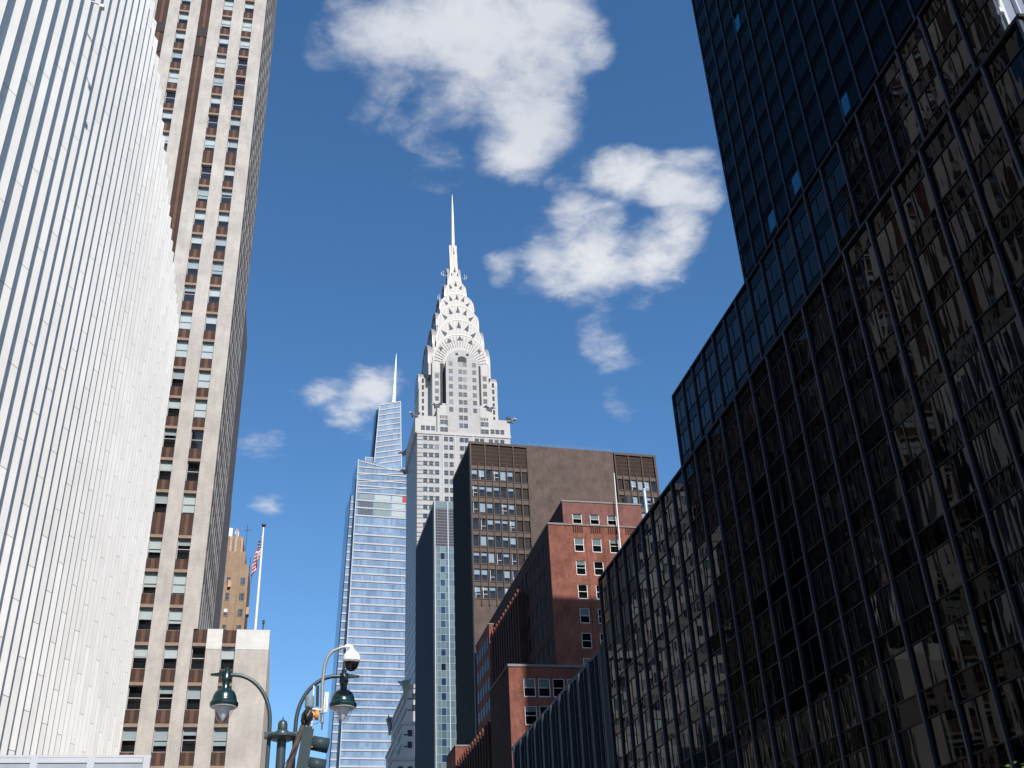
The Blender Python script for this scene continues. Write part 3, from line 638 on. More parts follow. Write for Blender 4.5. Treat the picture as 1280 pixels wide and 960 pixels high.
        # bright rim along the arch
        m = MB(); rim = [(cx + x, cy - D - .05, z) for x, z in pts[1:-1]]; m.tube(rim, .13 if i < 4 else .09, 6); rim = [(cx - D - .0, cy + x, z) for x, z in pts[1:-1]]; m.tube(rim, .15, 6); m.build('rim', steel2, t)
        # triangular windows fanned inside the arch
        nwin = (5, 5, 5, 5, 3, 3, 1)[i]
        for j in range(nwin):
            a = math.pi * (j + 1) / (nwin + 1) if nwin > 1 else math.pi / 2
            if nwin == 3: a = math.pi * (.27 + .23 * j)
            if nwin == 5: a = math.pi * (.17 + .165 * j)
            rr = .66 if i else .80; ex, ez = -math.cos(a), math.sin(a); hz = za - zs
            bxp = Vector((w * rr * ex, 0, hz * rr * ez)); tip = Vector((w * .90 * ex, 0, hz * .90 * ez)); tdir = Vector((ez, 0, -ex)).normalized(); hw = w * .10 if i < 4 else w * .15
            tip = tip + Vector((0, 0, hz * .06))
            for face in (0, 1):
                p3 = [bxp - tdir * hw, bxp + tdir * hw, tip]
                m = MB()
                if face == 0: m.prism([(cx + p.x, cy - D - .12, zs + p.z) for p in p3], (0, .16, 0))
                else: m.prism([(cx - D - .1, cy + p.x, zs + p.z) for p in p3], (.16, 0, 0))
                m.build('triangle_window', tri, t)
    # radial ribs on the lowest sunburst
    m = MB()
    for j in range(25):
        a = math.pi * (j + .5) / 25; ex, ez = -math.cos(a), math.sin(a)
        p = Vector((cx + 6.9 * ex, cy - 12.6, 224.5 + 8.2 * ez)); q = Vector((cx + 10.5 * ex, cy - 12.6, 225 + 12.6 * ez)); m.tube([p, q], .09, 4)
    m.build('sunburst_rib', steel2, root)
    # spire
    m = MB(); m.tube([(cx, cy, 288.5), (cx, cy, 293), (cx, cy, 304), (cx, cy, 315), (cx, cy, 322.5)], [.95, .84, .66, .42, .05], 12); m.build('spire', plain('polished steel', (.62, .60, .57), .5, .04, .5, metal=.3), root)
    # maintenance antennas
    for x, z in ((-4.6, 275), (3.9, 274), (-6.2, 262.5), (5.6, 261.8)):
        m = MB(); s = 1 if x > 0 else -1; m.tube([(cx + x - s * 2, cy - 2, z), (cx + x + s * 1.3, cy - 3, z)], .1, 5); m.tube([(cx + x + s * .4, cy - 3, z - .8), (cx + x + s * .4, cy - 3, z + 2)], .09, 5); m.tube([(cx + x + s * 1.2, cy - 3, z - .4), (cx + x + s * 1.2, cy - 3, z + 1.4)], .08, 5); m.build('antenna', plain('pale antenna', (.6, .6, .6), .5), root)
    # eagle head gargoyles
    gm = plain('dull steel eagle', (.20, .21, .22), .45, .2, 1.0, metal=.5)
    def eagle(x, y, z, dx, dy):
        d = Vector((dx, dy, 0)).normalized() * .78; sd = Vector((-d.y, d.x, 0)); o = Vector((x, y, z)); m = MB()
        m.tube([o - d * 1.2, o + d * .6 + Vector((0, 0, .2)), o + d * 1.9 + Vector((0, 0, .75)), o + d * 2.7 + Vector((0, 0, .95)), o + d * 3.3 + Vector((0, 0, .65)), o + d * 3.75 + Vector((0, 0, .15))], [.75, .72, .56, .5, .34, .06], 9)
        for s in (-1, 1):
            m.prism([o - d * 1.6 + sd * s * .6 + Vector((0, 0, .6)), o + d * 1.2 + sd * s * .8 + Vector((0, 0, .5)), o - d * .6 + sd * s * 1.5 + Vector((0, 0, 1.7)), o - d * 2.2 + sd * s * 1.1 + Vector((0, 0, 1.2))], sd * s * .22)
            m.tube([o + d * 1.0 + sd * s * .55 - Vector((0, 0, .8)), o + d * 1.7 + sd * s * .45], [.25, .2], 6)
        m.build('gargoyle', gm, root)
    eagle(.9, 1.2, 198.2, -1, -.55); eagle(9.3, .4, 202.2, -1, -.5); eagle(37.3, 1.2, 198.2, 1, -.35); eagle(28.9, .4, 202.2, 1, -.5); eagle(.9, 33, 198.2, -1, .3); eagle(37.3, 33, 198.2, 1, .3); eagle(1.4, 33.0, 190, -1, .1)
    # ---- base steps with winged urn corners
    for (x0, y0, z1, zb) in ((-1.6, -2, 96.0, 84.0), (-3.3, -4, 84.0, 72.5), (-6.4, -6, 72.5, 0)):
        bx('base_block', stp, root, x0, 38, y0, 48, zb, z1)
        bx('base_cornice', st, root, x0 - .3, 38.2, y0 - .3, 48.2, z1 - .9, z1 - .02 if z1 < 96 else z1 + .3)
        rw = 2 if zb > 0 else 6
        for k in range(rw):
            z = z1 - 4.6 - k * 3.6
            for j in range(4): bx('base_window', slot, root, x0 + 1.6 + j * 3.0, x0 + 3.1 + j * 3.0, y0 - .06, y0 + .02, z, z + 2.0)
            bx('black_band', dkb, root, x0 - .05, x0 + 1.5, y0 - .05, y0 + .02, z + .1, z + .5) if zb == 84.0 else bx('black_band', dkb, root, x0 + .4, x0 + 1.5, y0 - .05, y0 + .02, z + .3, z + .7)
        for k in range(rw):
            z = z1 - 4.6 - k * 3.6
            for j in range(10): bx('base_window', slot, root, x0 - .05, x0 + .02, y0 + 3 + j * 4.2, y0 + 5 + j * 4.2, z, z + 2.0) if zb > 70 else None
    m = MB(); m.lathe((2.0, -2.1, 93.5), [(1.2, 0), (1.2, .15)], 16); m.build('medallion', st, root)
    m = MB(); m.box(-5.9, -5.2, -5.9, -5.2, 72.5, 75.5); m.tube([(-5.55, -5.55, 75.5), (-5.55, -5.55, 77), (-5.55, -5.55, 78)], [.5, .7, .1], 8); m.build('finial', stp, root)
    def urn(x, y, z, dx, dy):
        d = Vector((dx, dy, 0)).normalized(); sd = Vector((-d.y, d.x, 0)); o = Vector((x, y, z)); m = MB()
        m.tube([o - Vector((0, 0, 5)), o - Vector((0, 0, 2.5)), o - Vector((0, 0, .6)), o + Vector((0, 0, .5)), o + Vector((0, 0, 1.1))], [.4, .65, 1.15, 1.5, 1.0], 10)
        for s in (-1, 1): m.prism([o + sd * s * .8 + Vector((0, 0, .8)), o + sd * s * 1.2 - Vector((0, 0, .5)), o + sd * s * 2.6 + Vector((0, 0, .9)), o + sd * s * 3.1 + Vector((0, 0, 1.5)), o + sd * s * 1.6 + Vector((0, 0, 1.3))], d * .35)
        m.build('winged_urn', gm, root)
    urn(-2.4, -2.6, 96.2, -1, -1); urn(-2.3, 47.0, 96.2, -1, .2)
deco_tower()

# ================================================================== SLIM GLASS TOWER
def slim_tower():
    root = thing('slim_glass_tower', 'slim teal glass tower squeezed between the deco skyscraper and the brown office slab', 'building', EYE + (Vector((40.89, 290, 0)) - EYE) * 1.0517, R(1.5)); root.scale = (1.0517,) * 3
    teal = dark_glass('teal spandrel glass', ior=1.45, wob=.06, rough=.25, var=[(0, (.072, .115, .135)), (.4, (.095, .145, .16)), (.75, (.06, .10, .125))])
    blue = dark_glass('deep blue window', (.012, .03, .07), 1.5, .1, var=[(0, (.012, .03, .075)), (.5, (.02, .045, .09)), (.75, (.008, .012, .02))])
    side = dark_glass('shaded side glass', (.006, .02, .055), 1.2, .1)
    wh = plain('white mullion', (.38, .42, .46), .5, .08, .5); brz = plain('dull grid', (.26, .32, .35), .5, .1, .5)
    dk = plain('plant louvre', (.045, .045, .055), .7, .2, 1)
    Z = 134.6; x1 = 5.5
    bx('wall', side, root, -1.2, x1, .12, 37, 0, Z - .1)
    xs = [-1.2, -.64, .43, 1.79, 2.77, 4.24, 5.5]
    zr = 120.5 - .02; rows = []
    z = zr
    while z > 6: rows.append((z - 2.02, z)); z -= 2.02
    m = MB(); w = []
    for j in range(len(xs) - 1):
        for i, (za, zb) in enumerate(rows):
            if i % 2 == 1 and j in (2, 5): w.append((xs[j], xs[j + 1], za, zb, i))
            else: m.quad((xs[j], .1, za), (xs[j + 1], .1, za), (xs[j + 1], .1, zb), (xs[j], .1, zb))
    m.build('glass_panel', teal, root)
    for (a, b, za, zb, i) in w:
        q = MB(); q.quad((a + .05, .11, za + .1), (b - .05, .11, za + .1), (b - .05, .11, zb - .1), (a + .05, .11, zb - .1)); q.build('window', blue, root)
    m = MB(); m.box(-1.2, x1, .0, .1, 120.6, 132.4); m.build('plant_screen', dk, root)
    m = MB()
    for k in range(13): m.box(-1.1, x1, -.05, -.005, 121.2 + k * .9, 121.4 + k * .9)
    for k in range(9): m.box(-1.0 + k * .7, -.92 + k * .7, -.045, -.006, 120.6, 132.4)
    m.build('screen_slat', plain('screen slat', (.14, .145, .16), .6), root)
    m = MB(); m.box(-1.2, x1, -.02, .1, 132.4, Z); m.build('top_band', teal, root)
    m = MB()
    for i, (za, zb) in enumerate(rows): m.box(-1.2, x1, .04, .09, zb - .06, zb + .06)
    for x in xs[1:-1]:
        m.box(x - .04, x + .04, .02, .085, 4, 120.5)
    m.build('grid', brz, root)
    for x in (-1.15, 2.77): bx('mullion', wh, root, x - .13, x + .13, -.22, .02, 0, Z + .05)
    m = MB()
    for k in range(24): m.box(-1.55, -1.2, .4 + k * 1.53, .75 + k * 1.53, 0, Z + .02)
    m.build('side_fin', plain('dark side fin', (.05, .055, .07), .5), root)
    bx('side_screen', dk, root, -1.32, -1.21, .3, 37, 108, Z)
    bx('roof', plain('tower roof', (.25, .24, .22)), root, -1.3, x1, .0, 37, Z + .06, Z + .2)
slim_tower()

# ================================================================== BROWN OFFICE SLAB
def brown_slab():
    root = thing('brown_office_slab', 'brown brick office slab with window grids at both sides of a blank brick centre and louvres at the top', 'building', (37.83, 215, 0), R(2.7))
    bb = brick('brown brick', (.122, .086, .072), (.096, .067, .057), (.09, .07, .062), .25, .085, stain=.42)
    bm = plain('bronze mullion', (.070, .048, .038), .55, .2, .5); bs = plain('bronze spandrel', (.088, .065, .054), .6, .2, .5)
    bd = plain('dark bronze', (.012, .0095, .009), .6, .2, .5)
    lv1 = plain('louvre blade', (.065, .040, .030), .6, .2, .8)
    gl = see_glass('slab glass', (.78, .86, .95), 1.6)
    Z = 115.6; D = 20
    bx('core', interior, root, .3, 44.6, .75, D, 0, Z - .6)
    bx('brick_wall', bb, root, 13.45, 34.35, -.05, .74, 0, Z + .15)
    m = MB(); m.box(0, 13.44, 0, .74, 0, 76.8); m.box(34.36, 44.9, 0, .74, 0, 76.8); m.build('base_wall', bb, root)
    tops = [108.8, 104.7, 100.65, 96.7, 92.75, 88.85, 84.95, 81.05]
    sections = ((.12, 8, 1.665), (34.9, 6, 1.655))
    hh = 2.72
    frs = {}
    rnd = random.Random(9)
    f, p = window_unit(1.30, hh, depth=.06, fr=.055, rail=False); fme = f.mesh('window', plain('slab window frame', (.16, .15, .15), .5)); pme = p.mesh('pane', gl)
    f2 = MB(); f2.box(.28, .34, .0, .05, .06, hh - .06); f2.box(.34, 1.24, .0, .05, hh * .36, hh * .36 + .06); sub = f2.mesh('casement', whitefr)
    bl = [blind_mesh(1.3, hh, d).mesh('blind', plain('slab blind', (.34, .36, .35), .8, .1, 2)) for d in (.3, .45, .62, .85)]
    louv = MB()
    for j in range(14): louv.box(.03, 1.27, .02, .1, .06 + j * .19, .17 + j * .19)
    lme = louv.mesh('louvre_window', plain('dark louvre', (.045, .038, .036), .6))
    for x0, n, pt in sections:
        for k in range(n + 1):
            x = x0 + k * pt - .2
            bx('mullion', bm, root, x - .11, x + .11, -.32, .55, 76.8, Z - (5.5 if k % 2 else 0))
        for i, zt in enumerate(tops):
            zb = tops[i + 1] if i + 1 < len(tops) else 78.2
            m = MB(); m.box(x0 - .08, x0 + n * pt - .3, .02, .5, zb if i + 1 < len(tops) else 76.82, zt - hh); m.box(x0 - .08, x0 + n * pt - .3, -.1, .019, zt - hh - .18, zt - hh); m.build('spandrel', bs, root)
            for k in range(n):
                x = x0 + k * pt - .02
                dark = (n == 8 and k >= 6) or (n == 6 and k < 2 and i < 3)
                if dark: link('louvre_window', lme, root, (x, .2, zt - hh)); continue
                o = link('window', fme, root, (x, .22, zt - hh)); link('pane', pme, o)
                if rnd.random() < .3: link('casement', sub, o)
                if rnd.random() < .72: link('blind', rnd.choice(bl), o)
        bx('spandrel', bs, root, x0 - .08, x0 + n * pt - .3, .02, .5, tops[0], 109.7)
        # louvred plant storey
        m = MB(); 
        for j in range(int((n * pt - .3) / .21)): m.box(x0 + j * .21, x0 + .10 + j * .21, .0, .16, 109.75, 115.0)
        for j in range(5): m.box(x0 - .05, x0 + n * pt - .35, .05, .2, 110.6 + j, 110.72 + j)
        m.build('louvre', lv1, root); bx('louvre_back', bd, root, x0 - .08, x0 + n * pt - .3, .3, .6, 109.7, 115.0)
        bx('cornice', bm, root, x0 - .25, x0 + n * pt - .2, -.3, .74, 115.0, Z)
    bx('corner_pier', bm, root, -.28, -.05, -.25, .9, 0, Z + .1); bx('corner_pier', bm, root, 44.75, 45.05, -.25, .9, 0, Z + .1)
    bx('roof', MATS['tower roof'], root, .0, 44.8, .75, D, Z - .55, Z - .3)
    m = MB()
    for k in range(22): m.tube([(13.8 + k * .95, .3, Z), (13.8 + k * .95, .3, Z + 1.0)], .03, 5)
    m.tube([(13.7, .3, Z + 1.0), (34.2, .3, Z + 1.0)], .03, 5); m.tube([(13.7, .3, Z + .55), (34.2, .3, Z + .55)], .025, 5); m.build('roof_rail', plain('rail grey', (.25, .25, .25)), root)
    # street side with ribs, its shade put into a darker bronze
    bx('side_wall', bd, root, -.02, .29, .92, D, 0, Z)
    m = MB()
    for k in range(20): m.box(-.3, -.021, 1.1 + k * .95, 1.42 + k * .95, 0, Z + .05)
    m.build('side_rib', plain('shade darkened bronze', (.025, .018, .016), .6), root)
brown_slab()

# ================================================================== RED BRICK BUILDING
def red_building():
    OX, OY = 28.2, 136.0
    root = thing('red_brick_building', 'stepped red brick building with pier topped setbacks rising behind the dark ribbed block', 'building', (OX, OY, 0), R(0.6))
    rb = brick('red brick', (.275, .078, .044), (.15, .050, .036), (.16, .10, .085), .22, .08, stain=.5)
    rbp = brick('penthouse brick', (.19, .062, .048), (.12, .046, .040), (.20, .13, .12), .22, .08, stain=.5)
    rb2 = brick('shade darkened red brick', (.075, .028, .023), (.05, .022, .02), (.07, .05, .045), .22, .08, stain=.3)  # red brick darkened to carry the shade of the street walls
    cop = plain('stone coping', (.20, .185, .175), .8, .2, .8)
    wfr = plain('white sash', (.68, .68, .67), .5, .08, 3)
    gl = see_glass('sash glass', (.5, .55, .55), 1.55)
    fr, pn = window_unit(1.6, 2.42, depth=.10, fr=.10); fme = fr.mesh('window', wfr); pme = pn.mesh('pane', gl)
    bl = [blind_mesh(1.6, 2.42, d).mesh('blind', blindm) for d in (.46, .3, .5)]
    rnd = random.Random(21)
    def L(x, y): return (x - OX, y - OY)
    def wall_with_openings(name, x0, x1, y, z0, z1, wins, depth=.35, ww=1.6, wh=2.42, mat=rb):
        """front wall built of bricks round its window openings; wins = [(x, z)]"""
        xs = sorted(set(w[0] for w in wins)); m = MB(); prev = x0
        for x in xs:
            m.box(prev, x, y, y + depth, z0, z1); prev = x + ww; zz = z0
            for z in sorted(w[1] for w in wins if w[0] == x): m.box(x, x + ww, y, y + depth, zz, z); zz = z + wh
            m.box(x, x + ww, y, y + depth, zz, z1)
        m.box(prev, x1, y, y + depth, z0, z1); m.build(name, mat, root)
        for x, z in wins:
            o = link('window', fme, root, (x, y + .10, z)); link('pane', pme, o); o.scale.z = wh / 2.42
            r = rnd.random()
            if r < .45: link('blind', rnd.choice(bl), o)
    # --- low front block
    zt = 41.0
    wins = [(1.92 + 1.95 * k, 37.1 - 3.55 * j) for k in range(6) for j in range(9)]
    wall_with_openings('front_wall', 0, 26, 0, 0, zt, wins)
    m = MB(); m.box(.36, 26, .36, 13, 0, zt - .3); m.build('low_block', interior, root)
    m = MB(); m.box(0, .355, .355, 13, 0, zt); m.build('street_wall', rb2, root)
    m = MB(); m.box(-.12, 26, -.12, .5, zt, zt + .32); m.box(-.12, .4, .5, 13.1, zt, zt + .28); m.build('coping', cop, root)
    bx('roof', MATS['tower roof'], root, .36, 26, .5, 13, zt - .28, zt - .1)
    # --- lower street wing with piers
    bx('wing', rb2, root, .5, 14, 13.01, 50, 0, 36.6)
    for k in range(13):
        y = 14.2 + k * 2.1
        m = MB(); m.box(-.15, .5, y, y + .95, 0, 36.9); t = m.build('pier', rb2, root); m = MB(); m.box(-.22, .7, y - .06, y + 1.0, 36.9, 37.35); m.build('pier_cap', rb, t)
    bx('end_pavilion', rb, root, -.35, 9, 41.0, 50.5, 0, 39.7); bx('coping', cop, root, -.45, 9.1, 40.9, 50.6, 39.7, 39.95)
    # --- main slab: front face with three window columns
    X, Y = L(40.0, 155.7); zt = 69.95
    colx = [X + 4.2 + 2.96 * k for k in range(6)]
    zs = [70.0 - 4.55 - 3.93 * j for j in range(12)]
    wins = [(x, z - .0) for x in colx for z in zs]
    wall_with_openings('main_front', X, X + 22, Y, 0, zt, wins)
    m = MB(); m.box(X + .36, X + 22, Y + .36, Y + 56, 0, zt - .2); m.build('main_core', interior, root)
    m = MB(); m.box(X - .1, X + 2.6, Y - .12, Y + .4, zt, zt + .3); m.box(X + 2.61, X + 22, Y - .14, Y - .02, zt, zt + .2); m.box(X - .12, X + .5, Y + .4, Y + 56, zt, zt + .28); m.build('coping', cop, root)
    for x in colx: 
        m = MB()
        for j in range(5): m.box(x - .05 + j * .36, x + .1 + j * .36, Y - .16, Y, zt - 1.15, zt - .15)
        m.build('corbel', rb2, root); bx('pilaster', rb, root, x + 1.95, x + 2.35, Y - .10, Y, 20, zt - 1.2)
    # penthouse storey flush above
    XP = X + 2.62; zp = 74.1
    wall_with_openings('penthouse_front', XP, X + 16.2, Y + .02, zt, zp, [(x, zt + .35) for x in colx[:3]], ww=1.6, wh=1.78, mat=rbp)
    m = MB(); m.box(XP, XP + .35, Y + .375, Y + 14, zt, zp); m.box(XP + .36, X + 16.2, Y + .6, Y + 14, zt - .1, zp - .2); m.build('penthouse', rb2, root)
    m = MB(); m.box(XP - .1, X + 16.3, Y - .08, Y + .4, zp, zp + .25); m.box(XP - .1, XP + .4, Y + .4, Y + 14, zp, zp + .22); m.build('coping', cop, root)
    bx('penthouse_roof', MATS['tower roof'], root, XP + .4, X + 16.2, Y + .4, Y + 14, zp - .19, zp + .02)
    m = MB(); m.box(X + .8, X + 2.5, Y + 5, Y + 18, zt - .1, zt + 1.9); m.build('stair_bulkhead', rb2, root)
    # --- street side of the slab: wall between window slots
    sm = MB(); y = Y + .36; prev = y; sw = []
    for k in range(17):
        yc = Y + 3.2 + k * 3.15
        sm.box(X, X + .355, prev, yc, 0, zt); prev = yc + 1.5
        for z in zs: sw.append((yc, z))
        zz = 0
        for z in sorted(zs): sm.box(X, X + .355, yc, yc + 1.5, zz, z); zz = z + 2.4
        sm.box(X, X + .355, yc, yc + 1.5, zz, zt)
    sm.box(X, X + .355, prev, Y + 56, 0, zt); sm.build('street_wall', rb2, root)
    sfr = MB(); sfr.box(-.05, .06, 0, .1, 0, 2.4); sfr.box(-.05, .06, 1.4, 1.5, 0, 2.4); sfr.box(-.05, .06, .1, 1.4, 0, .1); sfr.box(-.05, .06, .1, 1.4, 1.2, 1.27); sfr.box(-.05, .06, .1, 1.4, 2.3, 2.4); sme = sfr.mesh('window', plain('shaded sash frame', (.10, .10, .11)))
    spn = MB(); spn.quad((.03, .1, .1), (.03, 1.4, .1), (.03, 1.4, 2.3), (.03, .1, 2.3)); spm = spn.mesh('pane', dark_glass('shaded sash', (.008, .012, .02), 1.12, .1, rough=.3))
    restf = MB(); 
    for i, (yc, z) in enumerate(sw):
        if yc < Y + 14 and z > 38: o = link('window', sme, root, (X + .12, yc, z)); link('pane', spm, o)
        else: restf.box(X + .15, X + .3, yc, yc + 1.5, z, z + 2.4)
    restf.build('window', MATS['shaded sash'], root, kind='stuff')
    # --- middle street wing with piers ending below the roof
    XW, YW = L(38.9, 174.5)
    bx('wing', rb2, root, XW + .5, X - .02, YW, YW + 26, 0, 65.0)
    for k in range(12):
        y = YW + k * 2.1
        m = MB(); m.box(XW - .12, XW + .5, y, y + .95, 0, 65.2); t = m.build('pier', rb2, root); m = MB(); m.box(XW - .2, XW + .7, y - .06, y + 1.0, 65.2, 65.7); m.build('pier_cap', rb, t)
    x2, y2 = L(38.4, 198.8)
    bx('end_pavilion', rb, root, x2, X - .03, y2, y2 + 14.5, 0, 67.3); bx('coping', cop, root, x2 - .1, X - .02, y2 - .1, y2 + 14.6, 67.3, 67.55)
    m = MB()
    for k in range(5):
        for j in range(8): m.box(x2 - .05, x2 + .02, y2 + 1 + k * 2.7, y2 + 2.5 + k * 2.7, 63 - j * 3.9, 65.2 - j * 3.9)
    m.build('pavilion_window', MATS['shaded sash'], root, kind='stuff')
    return X + OX, Y + OY, zt, zp
RX, RY, RZT, RZP = red_building()

# rooftop things behind the red building
t = thing('bare_flagpole', 'slim white bare pole standing in front of the red brick penthouse', 'flagpole', (51.3, 155.0, 63))
m = MB(); m.box(-.12, .12, -.2, .66, 0, .3); m.build('bracket', whitefr, t); m = MB(); m.tube([(0, -.1, 0), (.05, -.1, 8), (.2, -.1, 16.1)], [.14, .12, .07], 10); m.tube([(.2, -.1, 16.1), (.2, -.1, 16.3)], [.14, .02], 8); m.build('pole', plain('white pole', (.66, .64, .64), .5), t)
t = thing('metal_flue', 'shiny metal flue pipe behind the right end of the red brick penthouse', 'chimney', (57.4, 157.5, 69.8))
m = MB(); m.tube([(0, 0, 0), (0, 0, 8.0)], .3, 14); m.build('pipe', plain('galvanised flue', (.45, .5, .55), .35, .1, 2, metal=.6), t); m = MB(); m.lathe((0, 0, 8.0), [(.32, -.25), (.36, -.2), (.36, 0), (.28, .06)], 14); m.build('collar', plain('galvanised collar', (.6, .62, .65), .4, .1, 2, metal=.6), t)
t = thing('water_tank', 'dark round rooftop tank behind the red brick penthouse parapet', 'water tank', (54.6, 158.4, 73.9))
m = MB(); m.lathe((0, 0, .5), [(.95, 0), (.95, 1.9), (.7, 2.3), (.1, 2.55)], 18); m.build('tank', plain('dark tank', (.03, .03, .035), .6), t); m = MB(); [m.box(x, x + .15, y, y + .15, 0, .5) for x in (-.6, .45) for y in (-.6, .45)]; m.build('stand', plain('dark tank', (.03, .03, .035), .6), t)

# ================================================================== BLACK GLASS BUILDING (right)
def black_building():
    LOC = Vector((27.5, 57, 0))
    root = thing('black_glass_building', 'huge stepped black glass office building with dark metal mullions filling the right side', 'building', LOC)
    core = plain('black core', (.006, .006, .007), .6, .2, 1, spec=.2)
    mul = plain('blue black mullion', (.015, .0185, .031), .42, .15, .8)
    bar = plain('black transom', (.011, .012, .016), .45, .15, .8)
    win = dark_glass('black window glass', (.001, .0012, .0018), 1.26, .16, (1, 1.0, .25), .8, dist=.05)
    spn = dark_glass('black spandrel glass', (.001, .001, .0013), 1.15, .14, (1, 1.4, .5), 1.1, dist=.03)
    win_hi = dark_glass('black tower glass', (.001, .0012, .0018), 1.13, .10, (1, 1.0, .25), .8, dist=.05); spn_hi = dark_glass('black tower spandrel', (.0008, .0008, .001), 1.07, .1, rough=.05)
    blue = plain('flat blue pane', (.004, .10, .21), .3, .15, 2, spec=.2)  # opaque saturated blue for a few odd tower panes
    bay = 2.64
    tiers = [(27.5, 25.05, 89.9, 0, 35.8, 3.2, 'low'), (33.9, 31.9, 82.2, 35.0, 51.2, 3.2, 'mid'), (46.0, 48.0, 87.0, 50.5, 118.5, 3.47, 'high')]
    rnd = random.Random(4)
    cells = []; frames = []
    for (X, y0, y1, z0, z1, fl, nm) in tiers:
        m = MB(LOC); m.box(X + .16, 80, y0 + .16, y1 - .02, 0 if nm == 'low' else z0, z1 - .25); m.build('core', core, root)
        # roof edge
        m = MB(LOC); m.box(X - .16, X + .5, y0 - .16, y1 + .02, z1 - .10, z1 + .08); m.box(X + .5, 80, y1 - .5, y1 + .02, z1 - .1, z1 + .08); m.build('roof_edge', bar, root)
        m = MB(LOC); m.box(X + .5, 79.9, y0 + .3, y1 - .5, z1 - .24, z1 - .11); m.build('roof', plain('black roof', (.06, .06, .06)), root)
        n = int(round((y1 - y0) / (bay if nm != 'high' else 3.0))); b = (y1 - y0) / n
        tr = MB(LOC)
        vis0 = z0 if nm == 'low' else z0 + 0
        for k in range(n + 1):
            y = y0 + k * b; m = MB(LOC); m.box(X - .13, X + .02, y - .05, y + .05, max(0, vis0), z1 - .11); m.box(X - .16, X - .131, y - .068, y + .068, max(0, vis0), z1 - .12); m.build('mullion', mul, root)
        z = z1 - .12; i = 0
        while z > vis0 + 1:
            zs = z - 1.16; zw = z - fl
            tr.box(X - .05, X + .03, y0, y1, zs - .035, zs + .035); tr.box(X - .05, X + .03, y0, y1, zw - .035, zw + .035)
            for k in range(n):
                a = y0 + k * b + .08; c = y0 + (k + 1) * b - .08; mid = (a + c) / 2 + (.18 if nm != 'x' else 0)
                cells.append((X, a, mid, c, zw + .05, zs - .05, zs + .05, z - .05, nm, k, i))
            z = zw; i += 1
        tr.build('transom', bar, root)
    def pane(m, X, a, c, za, zb, amt):
        t1, t2 = rnd.gauss(0, amt), rnd.gauss(0, amt); w = (c - a) / 2; h = (zb - za) / 2
        def q(sy, sz): return X + t1 * sy * w + t2 * sz * h
        m.quad((q(-1, -1), a, za), (q(-1, 1), a, zb), (q(1, 1), c, zb), (q(1, -1), c, za))
    def score(c):
        X, a, mid, b_, za, zb = c[:6]; P = Vector((X, (a + b_) / 2, (za + zb) / 2)); d = P - EYE; cz = d.dot(fwd)
        u = 640 + 1338.5 * d.dot(right) / cz; v = 480 + 1338.5 * d.dot(down) / cz
        return (0 <= u <= 1290 and -10 <= v <= 970), (X / d.length) / d.length ** 2
    ranked = sorted([c for c in cells if score(c)[0]], key=lambda c: -score(c)[1])[:100]; big = set(id(c) for c in ranked)
    blues = {}
    for c in cells:
        if c[8] == 'high':
            for (yy, zz) in ((69.73, 89.73), (56.26, 64.75), (65.51, 64.57), (70.83, 64.56)):
                for h in (0, 1):
                    ya, yb = ((c[1], c[2]), (c[2], c[3]))[h]
                    if ya - .1 <= yy * 1.108 <= yb + .1 and c[4] - .7 <= (zz - 1.7) * 1.108 + 1.7 <= c[7]: blues.setdefault((yy, zz), (id(c), h))
    bset = set(blues.values())
    restw = MB(LOC); rests = MB(LOC); restb = MB(LOC); hiw = MB(LOC); his = MB(LOC)
    for c in cells:
        X, a, mid, b_, za, zb, sa, sb, nm, k, i = c
        ind = id(c) in big
        m = MB(LOC) if ind else (hiw if nm == 'high' else restw)
        amt = .006
        for h, (pa, pb) in enumerate(((a, mid - .035), (mid + .035, b_))):
            if (id(c), h) in bset:
                q = MB(LOC); q.prism([(X - .06, pa + .05, za + .1), (X - .06, pb - .05, za + .1), (X - .02, pb - .05, zb - .05), (X - .02, pa + .05, zb - .05)], (-.05, 0, 0)); q.build('blue_pane', blue, root)
            pane(m, X + .005, pa, pb, za, zb, amt)
        m2 = MB(LOC) if ind else restb; m2.box(X - .03, X + .03, mid - .03, mid + .03, za, zb)
        if ind: o = m.build('window', win, root); m2.build('mullion_bar', bar, o)
        m3 = MB(LOC) if ind else (his if nm == 'high' else rests)
        pane(m3, X + .003, a, b_, sa, sb, .008)
        if ind: m3.build('spandrel', spn, root)
    restw.build('window', win, root, kind='stuff'); hiw.build('window', win_hi, root, kind='stuff'); his.build('spandrel', spn_hi, root, kind='stuff'); rests.build('spandrel', spn, root, kind='stuff'); restb.build('mullion_bar', bar, root, kind='stuff')
    # near ends: bright metal strips and pale panels in the sun
    silver = plain('silver mullion', (.55, .55, .56), .3, .06, 1, metal=.3); pg = plain('pale grey panel', (.17, .19, .24), .35, .1, .5)
    for (X, y0, y1, z0, z1, fl, nm) in tiers[:2]:
        m = MB(LOC)
        for k in range(14): m.quad((X + .2 + k * 2.64, y0 + .1, z0), (X + 2.8 + k * 2.64, y0 + .1, z0), (X + 2.8 + k * 2.64, y0 + .1, z1 - .3), (X + .2 + k * 2.64, y0 + .1, z1 - .3))
        m.build('end_panel', pg, root)
        m = MB(LOC)
        for k in range(40): w = .07 if k % 2 else .16; x = X + .12 + k * .88 + (0 if k > 1 else .12 * k); m.box(x, x + w, y0 - .16, y0 + .09, z0, z1 - .12)
        m.build('end_mullion', silver, root)
        m = MB(LOC)
        zz = z1 - .4
        while zz > z0: m.box(X + .2, X + 36, y0 - .02, y0 + .08, zz - .25, zz); zz -= 3.2
        m.build('end_transom', bar, root)
